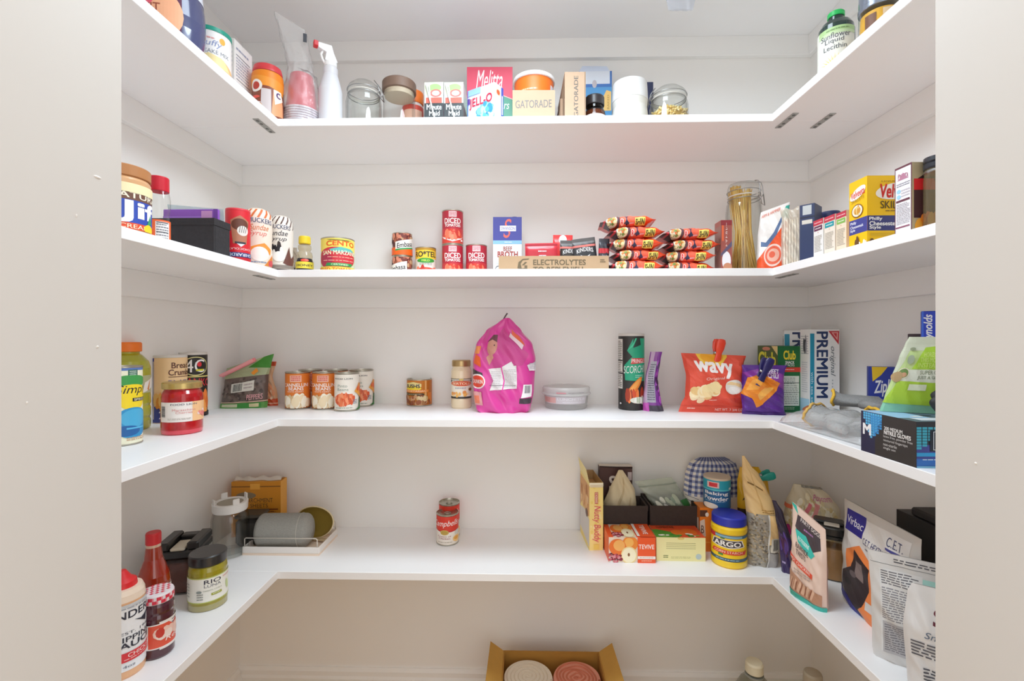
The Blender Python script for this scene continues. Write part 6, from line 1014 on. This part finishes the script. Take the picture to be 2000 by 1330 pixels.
carton('orange_carton', 'orange carton under the baking powder can', 'carton', t0, '#ef8a2c', F=R(0, 0, 1, 1, '#ee8426')+R(0, .8, .25, .95, '#5a3a2c')+P([(0, .3), (.2, .35), (.16, .75), (0, .7)], '#ded0c4')+T('B', .04, .42, .14, .6, '#5a3a34')+E(.24, .85, .06, .05, '#f4efe8')+R(0, .2, 1, .23, '#f4a040'), L=R(0, 0, 1, 1, '#c8702c')+P([(.2, .3), (.9, .35), (.8, .75), (.3, .7)], '#d8cabc'))
g = cylfit(1374, 1427, 922, 'D', Y=1.398, zb=zd+h0+.0005)
bottle('baking_powder_can', 'teal and navy baking powder can with tan lid', 'can', g, [(.98, 0), (1, .01), (1, .93), (.97, .94)], '#1f5f8a', [('lid', [(1.0, .925), (1.02, .93), (1.02, .99), (.98, 1.0)], pm('#d6c2aa', .4))],
       ('paper_label', .01, .93, '#24659a', R(-2, .68, 2, 1, '#2aa4ba')+R(-2, .64, 2, .69, '#5ac4d0')+R(-.48, .74, .1, .95, '#e8c8c4')+R(-.38, .78, .02, .92, '#d8323c')+T('Baking', -.62, .46, .55, .60, '#f2f4f4', .04)+T('Powder', -.64, .30, .57, .44, '#f2f4f4', .04)+L(-.6, .24, .4, .28, 1, '#9ac4dc')+E(-.35, .1, .4, .1, '#efe8e0')+E(.7, .72, .1, .04, '#e8f0f0')))
g = cylfit(1388, 1460, 990, 'D', pb=1112); r, h = g['r'], g['h']
bottle('corn_starch_tub', 'yellow corn starch tub with wide blue screw lid', 'tub', g, [(.92, 0), (1, .03), (1, .12), (.97, .14), (.97, .66), (1, .68), (1, .76), (.94, .8), (.90, .81)], pm('#f2ca20', .3, coat=.3), [('lid', [(.93, .81), (.96, .82), (.95, .96), (.9, .985), (.85, .985)], pm('#2a35a8', .4))],
       ('paper_label', .145, .655, '#f4cc1c', R(-2, .88, 2, 1, '#3a6a8a')+R(-2, 0, 2, .12, '#3a5a6a')+R(-.6, .90, .5, .97, '#8ab0c0')+L(-.5, .03, .4, .09, 1, '#a8c4cc')+R(-.9, .84, -.52, 1, '#c8323a')+P([(-.72, .56), (-.6, .82), (.5, .82), (.62, .56), (0, .50)], '#f0ece4')+P([(-.66, .58), (-.56, .80), (.46, .80), (.56, .58), (0, .53)], '#4a4448')+T('ARGO', -.55, .58, .44, .76, '#f6f2ee', .05)+P([(-.7, .3), (-.6, .44), (.6, .40), (.72, .44), (.66, .26), (-.6, .28)], '#d8432c')+T('CORN STARCH', -.55, .31, .5, .40, '#f4d8c0', .02)+R(-.3, .84, -.14, .88, '#4a8a34')+R(-.38, .2, -.2, .28, '#4a8a34')+L(.76, .2, .9, .8, 9, '#8a8468')))
# grains bag with tan folded top
fr = bagfit([(1106, 1452, 1516, .022, .022), (1085, 1456, 1519, .026, .026), (1010, 1458, 1522, .024, .022), (1000, 1457, 1520, .022, .02)], 1.31, -14, 'D')
GRN = BL(.32, .5, .36, .5, 240, .035, ['#8f887c', '#a8a296', '#6f675c', '#b8a88c', '#9a8a6a'], 5, asp=.6, n2=6)+P([(.62, 0), (.66, 0), (.66, 1), (.62, 1)], '#d8d6d0')+R(.66, .45, 1, 1, '#e8c488')+R(.7, .3, .98, .56, '#d8d2c4')+BAR(.76, .34, .94, .54)+R(.66, 0, 1, .28, '#a8a4a0')
t = thing('grain_bag', 'clear bag of grey grains with long tan folded top', 'bag', fr['loc'], fr['rz'])
bag('', '', '', 0, 0, fr['keys'], fr['h'], pm('#a39c90', .35, coat=.3), clipd(GRN, 0, 0, 1, 1), wr=.003, seed=3, thing_=t, part='clear_pouch')
f2 = bagfit([(1004, 1457, 1518, .020, .018), (985, 1455, 1512, .018, .015), (950, 1450, 1496, .014, .010), (925, 1449, 1482, .008, .006), (908, 1449, 1466, .004, .003), (890, 1449, 1454, .001, .001)], 1.31, -14, 'D')
dz = f2['keys'][0]; z0r = ZA(1004, f2['loc'][0], 1.31)-zd; H2 = f2['h']
ks = [((k[0]*H2-z0r)/(H2-z0r) if i else 0,)+tuple(k[1:]) for i, k in enumerate(f2['keys'])]
o = bag('', '', '', 0, 0, ks, H2-z0r, pm('#e6c48a', .45), P([(.2, .55), (.5, .5), (.8, .42), (.8, .45), (.5, .53), (.2, .58)], '#8a6a3a')+P([(.5, .1), (.56, .1), (.5, .9), (.46, .9)], '#d4ae70')+L(.5, .05, .9, .12, 2, '#a8803a'), wr=.005, seed=19, thing_=t, part='folded_top'); o.location = (f2['loc'][0]-fr['loc'][0], 0, z0r)
fr = bagfit([(1040, 1446, 1500, .016, .016), (980, 1440, 1505, .018, .016), (940, 1440, 1500, .014, .012), (912, 1445, 1482, .004, .004)], 1.405, 0, 'D')
bag('yellow_bag', 'yellow bag behind the tan folded bag, held with a teal clip', 'bag', fr['loc'], fr['rz'], fr['keys'], fr['h'], pm('#eab424', .35), R(0, .35, 1, .5, '#3a2c24')+P([(.1, .6), (.4, .7), (.3, .8)], '#4a3a1c'), wr=.004, seed=17)
clip('c', 'teal bag clip on the yellow bag', XA(1484, 1.37), 1.36, ZA(934, .70, 1.35), '#1f9a8c', radians(72), .034, .018)
fr = bagfit([(1106, 1526, 1549, .010, .008), (1060, 1522, 1547, .012, .010), (1000, 1514, 1530, .008, .008), (978, 1508, 1516, .003, .003)], 1.262, -40, 'D')
bag('purple_pouch', 'dark purple pouch between grain bag and popcorn bag', 'pouch', fr['loc'], fr['rz'], fr['keys'], fr['h'], pm('#3a2a5c', .25, coat=.3), P([(0, .6), (1, .5), (1, 1), (0, 1)], '#2f2638')+BL(.45, .4, .3, .12, 10, .12, ['#4f2a4a', '#5a3f8a'])+R(.2, .14, .5, .17, '#a89ac8'), wr=.003, seed=8)
PC = pm('#e6dab8', .7)
fr = bagfit([(1076, 1530, 1640, .026, .022), (1030, 1528, 1645, .032, .028), (985, 1535, 1640, .026, .024), (962, 1545, 1620, .012, .010), (948, 1550, 1600, .003, .003)], 1.36, -32, 'D')
bag('popcorn_bag', 'clear bag of popcorn with pink printing in the right corner', 'bag', fr['loc'], fr['rz'], fr['keys'], fr['h'], pm('#d9cdb0', .5), BL(.5, .45, .46, .42, 260, .045, ['#f2e8ca', '#e6d8ac', '#f8f2dc', '#d8c48e'], 9)+P([(.35, .62), (.44, .78), (.5, .76), (.42, .60)], '#e8808c')+P([(.5, .6), (.58, .8), (.66, .78), (.56, .56)], '#e89a98')+E(.12, .35, .05, .09, '#c8408c')+T('Popcorn', .56, .80, .96, .90, '#c86a9a', 0, .3)+R(.0, .66, .2, .72, '#e87a58')+R(.3, .97, 1, 1, '#8a8478'), wr=.007, seed=23, p=3.5)
# rawhide twists pouch
fr = dict(loc=((.6680+.6930)/2, (1.163+1.079)/2, zd), rz=radians(-72), h=.205)
bag('dog_treat_pouch', 'pink dog rawhide twist pouch with teal corner and clear window', 'pouch', fr['loc'], fr['rz'], [(0, -.044, .044, .012, .014), (.06, -.045, .045, .018, .016), (.6, -.045, .045, .014, .012), (.92, -.045, .043, .003, .003), (1, -.046, .042, .0015, .0015)], fr['h'], pm('#ecd2c4', .35),
    P([(0, 1), (.15, 1), (.22, .92), (0, .98)], '#3abcac')+P([(.2, .92), (.86, .90), (.92, .72), (.62, .6), (.16, .78)], '#4a4046')+T('PARTY DOGS', .3, .86, .88, .90, '#e8e0dc', .02, slope=-.02)+L(.42, .79, .7, .83, 1, '#a87ab0')+P([(.18, .76), (.5, .76), (.78, .62), (.7, .56), (.3, .64)], '#3fc0b4')+T('ROTISSERIE', .3, .655, .62, .695, '#e6f6f2', .03, slope=-.03)+T('RAWHIDE', .24, .56, .62, .62, '#5a4a4a', .02, slope=-.02)+T('TWISTS', .26, .49, .54, .55, '#5a4a4a', .02, slope=-.02)+P([(.0, .47), (.75, .39), (.75, .33), (0, .41)], '#e8543a')+T('HOT CHICKEN', .06, .385, .68, .42, '#f8dcd0', .03, slope=-.05)+L(.2, .28, .7, .34, 2, '#b8a8a0')+P([(.06, .3), (.5, .22), (.96, .2), (.96, .07), (.06, .09)], '#b88a70')+
    [([[(.08+.12*i, .10), (.16+.12*i, .09), (.22+.12*i, .2), (.16+.12*i, .23)] for i in range(6)], '#dcb49a')]+[([[(.12+.14*i, .1), (.15+.14*i, .09), (.2+.14*i, .2), (.18+.14*i, .22)] for i in range(5)], '#8f5a44')]+P([(0, .08), (1, .055), (1, 0), (0, .0)], '#3fbcae')+E(.08, .4, .05, .03, '#4a4040'), skew=-.035, wr=.002, seed=2, p=5)
g = cylfit(1594, 1656, 1010, 'D', pb=1136); r, h = g['r'], g['h']
t = thing('powder_container', 'tall clear container of tan powder with black flip lid', 'container', g['loc'], g['rz'])
MB().lathe([(r*.92, 0), (r*.97, h*.02), (r*.95, h*.74), (r*.98, h*.76)], GLASS, 48, pw=3, cap1=False).build('clear_body', t)
MB().lathe([(r*.88, .003), (r*.9, h*.55), (.001, h*.56)], pm('#a5794a', .8, noise=.12, scale=90), 40, pw=3).build('tan_powder', t)
m = MB(); m.lathe([(r*.99, h*.74), (r*1.0, h*.75), (r*1.0, h*.79), (r*.93, h*.8), (r*1.02, h*.82), (r*1.02, h*.93), (r*.98, h*.95)], BK, 40, pw=3.4); m.box(-r*1.2, -r*.2, h*.94, r*.8, r*.95, h*1.0, BK, .004); ld = m.build('lid', t)
MB().box(-r*.5, -r*.75, h*.955, r*.5, r*.2, h*.985, '#cfc6b8', .002).build('flip_tab', ld)
# dental chews pouch
bag('dog_chew_pouch', 'large white dog chew pouch with blue square and dog photo', 'pouch', (.775, 1.03, zd), radians(-93), [(0, -.115, .115, .016, .014), (.08, -.116, .116, .022, .018), (.6, -.115, .115, .018, .014), (.93, -.117, .115, .004, .004), (1, -.118, .116, .0015, .0015)], .238, pm('#cfcbc6', .3, coat=.2),
    P([(.12, .9), (.92, .93), (.84, .1), (.2, .1)], '#e4e1de')+R(.08, .73, .36, .93, '#2f2a8c')+T('Virbac', .10, .80, .34, .87, '#eceaf4', .02, slope=-.01)+R(.62, .75, .80, .80, '#e8e6e6')+T('C.E.T.', .66, .80, .84, .88, '#55587a', 0)+R(.66, .765, .84, .785, '#4a4a94')+T('C.E.T. HEXTRA', .38, .69, .64, .745, '#3a3c74', .0, slope=-.02)+L(.42, .65, .76, .675, 1, '#8a8a94')+
    P([(.14, .55), (.34, .66), (.6, .5), (.7, .3), (.72, .0), (.45, .0), (.2, .2)], '#ee8848')+P([(.28, .60), (.36, .56), (.5, .5), (.5, .3), (.42, .12), (.3, .02), (.1, .18), (.08, .32), (.24, .42)], '#34282c')+P([(.3, .5), (.4, .5), (.42, .34), (.3, .36)], '#8a7a78')+E(.27, .36, .05, .03, '#6a5c5e')+E(.2, .26, .05, .03, '#241c20')+P([(.02, .16), (.2, .12), (.4, .0), (.2, 0), (.02, .1)], '#2a2a90')+R(.46, .12, .62, .2, '#d8d4d0'), skew=0, wr=.004, seed=9, p=5)
# white nutrition-side bag and the one nearest the camera
bag('white_bag', 'white pet treat bag with lines of grey small print facing out', 'bag', (.742, .907, zd), radians(-36), [(0, -.056, .062, .012, .012), (.08, -.058, .064, .018, .014), (.6, -.06, .064, .016, .012), (.92, -.064, .066, .004, .004), (1, -.066, .068, .0015, .0015)], .205, pm('#d6d4d2', .3, coat=.2),
    R(.02, .90, .98, .905, '#8a8a8c')+L(.3, .925, .98, .97, 2, '#55555c')+R(.12, .1, .62, .86, '#dedede')+L(.14, .72, .6, .85, 6, '#6a6a72', 3)+L(.14, .40, .6, .70, 14, '#8a8a92', 4)+R(.62, .76, .9, .84, '#a8d8d0')+R(.14, .1, .6, .38, '#b4b2b4')+L(.16, .12, .58, .36, 12, '#7a787e', 9), wr=.003, seed=13, p=5)
bag('white_bag', 'white pet treat bag with a large dark red letter S, nearest the camera', 'bag', (.722, .82, zd), radians(-36), [(0, -.040, .06, .012, .012), (.08, -.044, .064, .018, .014), (.6, -.05, .064, .016, .012), (.92, -.044, .066, .004, .004), (1, -.038, .068, .0015, .0015)], .192, pm('#dbd9d8', .3, coat=.2),
    T('S', .34, .68, .52, .82, '#6a2f3c', .06)+T('m', .56, .68, .9, .78, '#6a2f3c', .05)+T('Smart', .24, .56, .6, .62, '#5a6a80', 0, .3)+L(.08, .38, .95, .52, 5, '#55555c', 3)+L(.2, .04, .95, .3, 9, '#4a4a52', 8)+BL(.8, .3, .15, .04, 8, .05, ['#b89a7a', '#8a6a4a']), wr=.003, seed=15, p=5)
g = boxfit(1758, 1012, 'D', Y=1.04, rot=0, w=.075, d=.05, zb=None)
MBK = '#2f2d2e'
g = dict(loc=(.893, .985, zd), w=.075, d=.20, h=.235, rz=0)
carton('black_box', 'matte black carton at the back of the lowest shelf behind the white bags', 'carton', g, MBK, F=R(.1, .7, .9, .74, '#5a5a5a')+L(.15, .5, .8, .6, 2, '#8a8a8a'), T=R(.1, .1, .9, .9, '#3a3838'))
m = MB(); m.box(-.035, -.05, 0, .035, .05, .018, pm('#2a2829', .5), .004); m.box(.0, -.052, .018, .03, .0, .028, pm('#3a3839', .5), .003)
one(m, 'black_tray', 'small black lidded tray on top of the black carton', 'tray', (.893, 1.0, zd+.2355), 0)
# =============== floor ===============
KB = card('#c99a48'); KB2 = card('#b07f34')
zt = .256; yb = 1.452; xl, xr = XA(983, yb), XA(1170, yb)
dd = .34; t = thing('cardboard_box', 'open brown cardboard box on the floor holding two rolls', 'box', ((xl+xr)/2, yb-dd/2, 0)); w = xr-xl
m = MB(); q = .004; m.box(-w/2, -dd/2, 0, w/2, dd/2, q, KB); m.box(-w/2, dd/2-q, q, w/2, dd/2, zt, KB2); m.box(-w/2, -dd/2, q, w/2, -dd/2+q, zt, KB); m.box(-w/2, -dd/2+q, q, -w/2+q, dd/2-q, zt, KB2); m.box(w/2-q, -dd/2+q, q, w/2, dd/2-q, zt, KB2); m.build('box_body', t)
for s in (-1, 1):
    m = MB(); a = (s*w/2, -dd/2, zt); b = (s*w/2, dd/2, zt); c = (s*(w/2+.040), dd/2-.0, zt+.028); e = (s*(w/2+.045), -dd/2, zt+.028)
    o = Vector((0, 0, -.003)); vs = [Vector(p) for p in (a, b, c, e)]; m.add(vs+[p+o for p in vs], [(0, 1, 2, 3), (7, 6, 5, 4), (0, 4, 5, 1), (1, 5, 6, 2), (2, 6, 7, 3), (3, 7, 4, 0)], KB); m.build('side_flap', t)
for nm, lb, a, b, c1, c2, sd in (('white_roll', 'white coiled cloth roll in the cardboard box', 983, 1080, '#eee4d4', '#d8cab4', 1), ('pink_roll', 'salmon pink coiled cloth roll in the cardboard box', 1081, 1173, '#e8a08a', '#d07a5e', 2)):
    r = .072 if sd == 1 else .069; cy = 1.362; cx = XA((a+b)/2, cy); m = MB(); zt2 = .236
    m.lathe([(r*.98, 0), (r, .01), (r, zt2-.006), (r*.97, zt2)], pm(c1, .9), 40, cap1=False)
    m.lathe([(r*.97, zt2), (.001, zt2+.001)], pm(c1, .9, noise=.06, scale=80), 40, cap0=False)
    turns = 6; n = 40*turns; wob = .0035 if sd == 2 else .001
    m.tube([(cos(2*pi*k/40)*(r*.94*k/n+wob*sin(k*.33)), sin(2*pi*k/40)*(r*.94*k/n+wob*cos(k*.27)), zt2+.0008) for k in range(3, n)], .0016 if sd == 1 else .0028, pm(c2 if sd == 2 else '#e2d6c2', .9), 5)
    one(m, nm, lb, 'roll', (cx, cy, .0045), 0)
for i, (a, b, pt, Y, lb) in enumerate(((1432, 1516, 1283, 1.30, 'clear water jug with cream cap standing on the floor, fully in view'), (1545, 1632, 1304, 1.26, 'clear water jug with grey cap on the floor, lower right'))):
    a0, a1 = ang(a), ang(b); th = (a0+a1)/2; D = Y/cos(th); r = .064
    zc_ = EYE-(pt-HOR)/F*((D+.02)*cos(th+PSI)); h = zc_
    g = dict(loc=(D*sin(th), Y, 0), r=r, h=h, rz=-th)
    bottle('water_jug', lb, 'jug', g, [(.92, 0), (1, .03), (1, .52), (.96, .62), (.84, .74), (.56, .84), (.34, .89), (.30, .90), (.30, .93)], clear('jug_plastic', '#dcded6', .9, .18, .5, .08, '#8a8c80'), [('cap', [(.34, .915), (.36, .92), (.35, .985), (.31, 1)], pm('#d8cfb4' if i == 0 else '#a89c88', .5)), ('neck_ring', [(.37, .885), (.38, .89), (.37, .9)], pm('#8a8a80', .3))], group='water jugs on the floor')
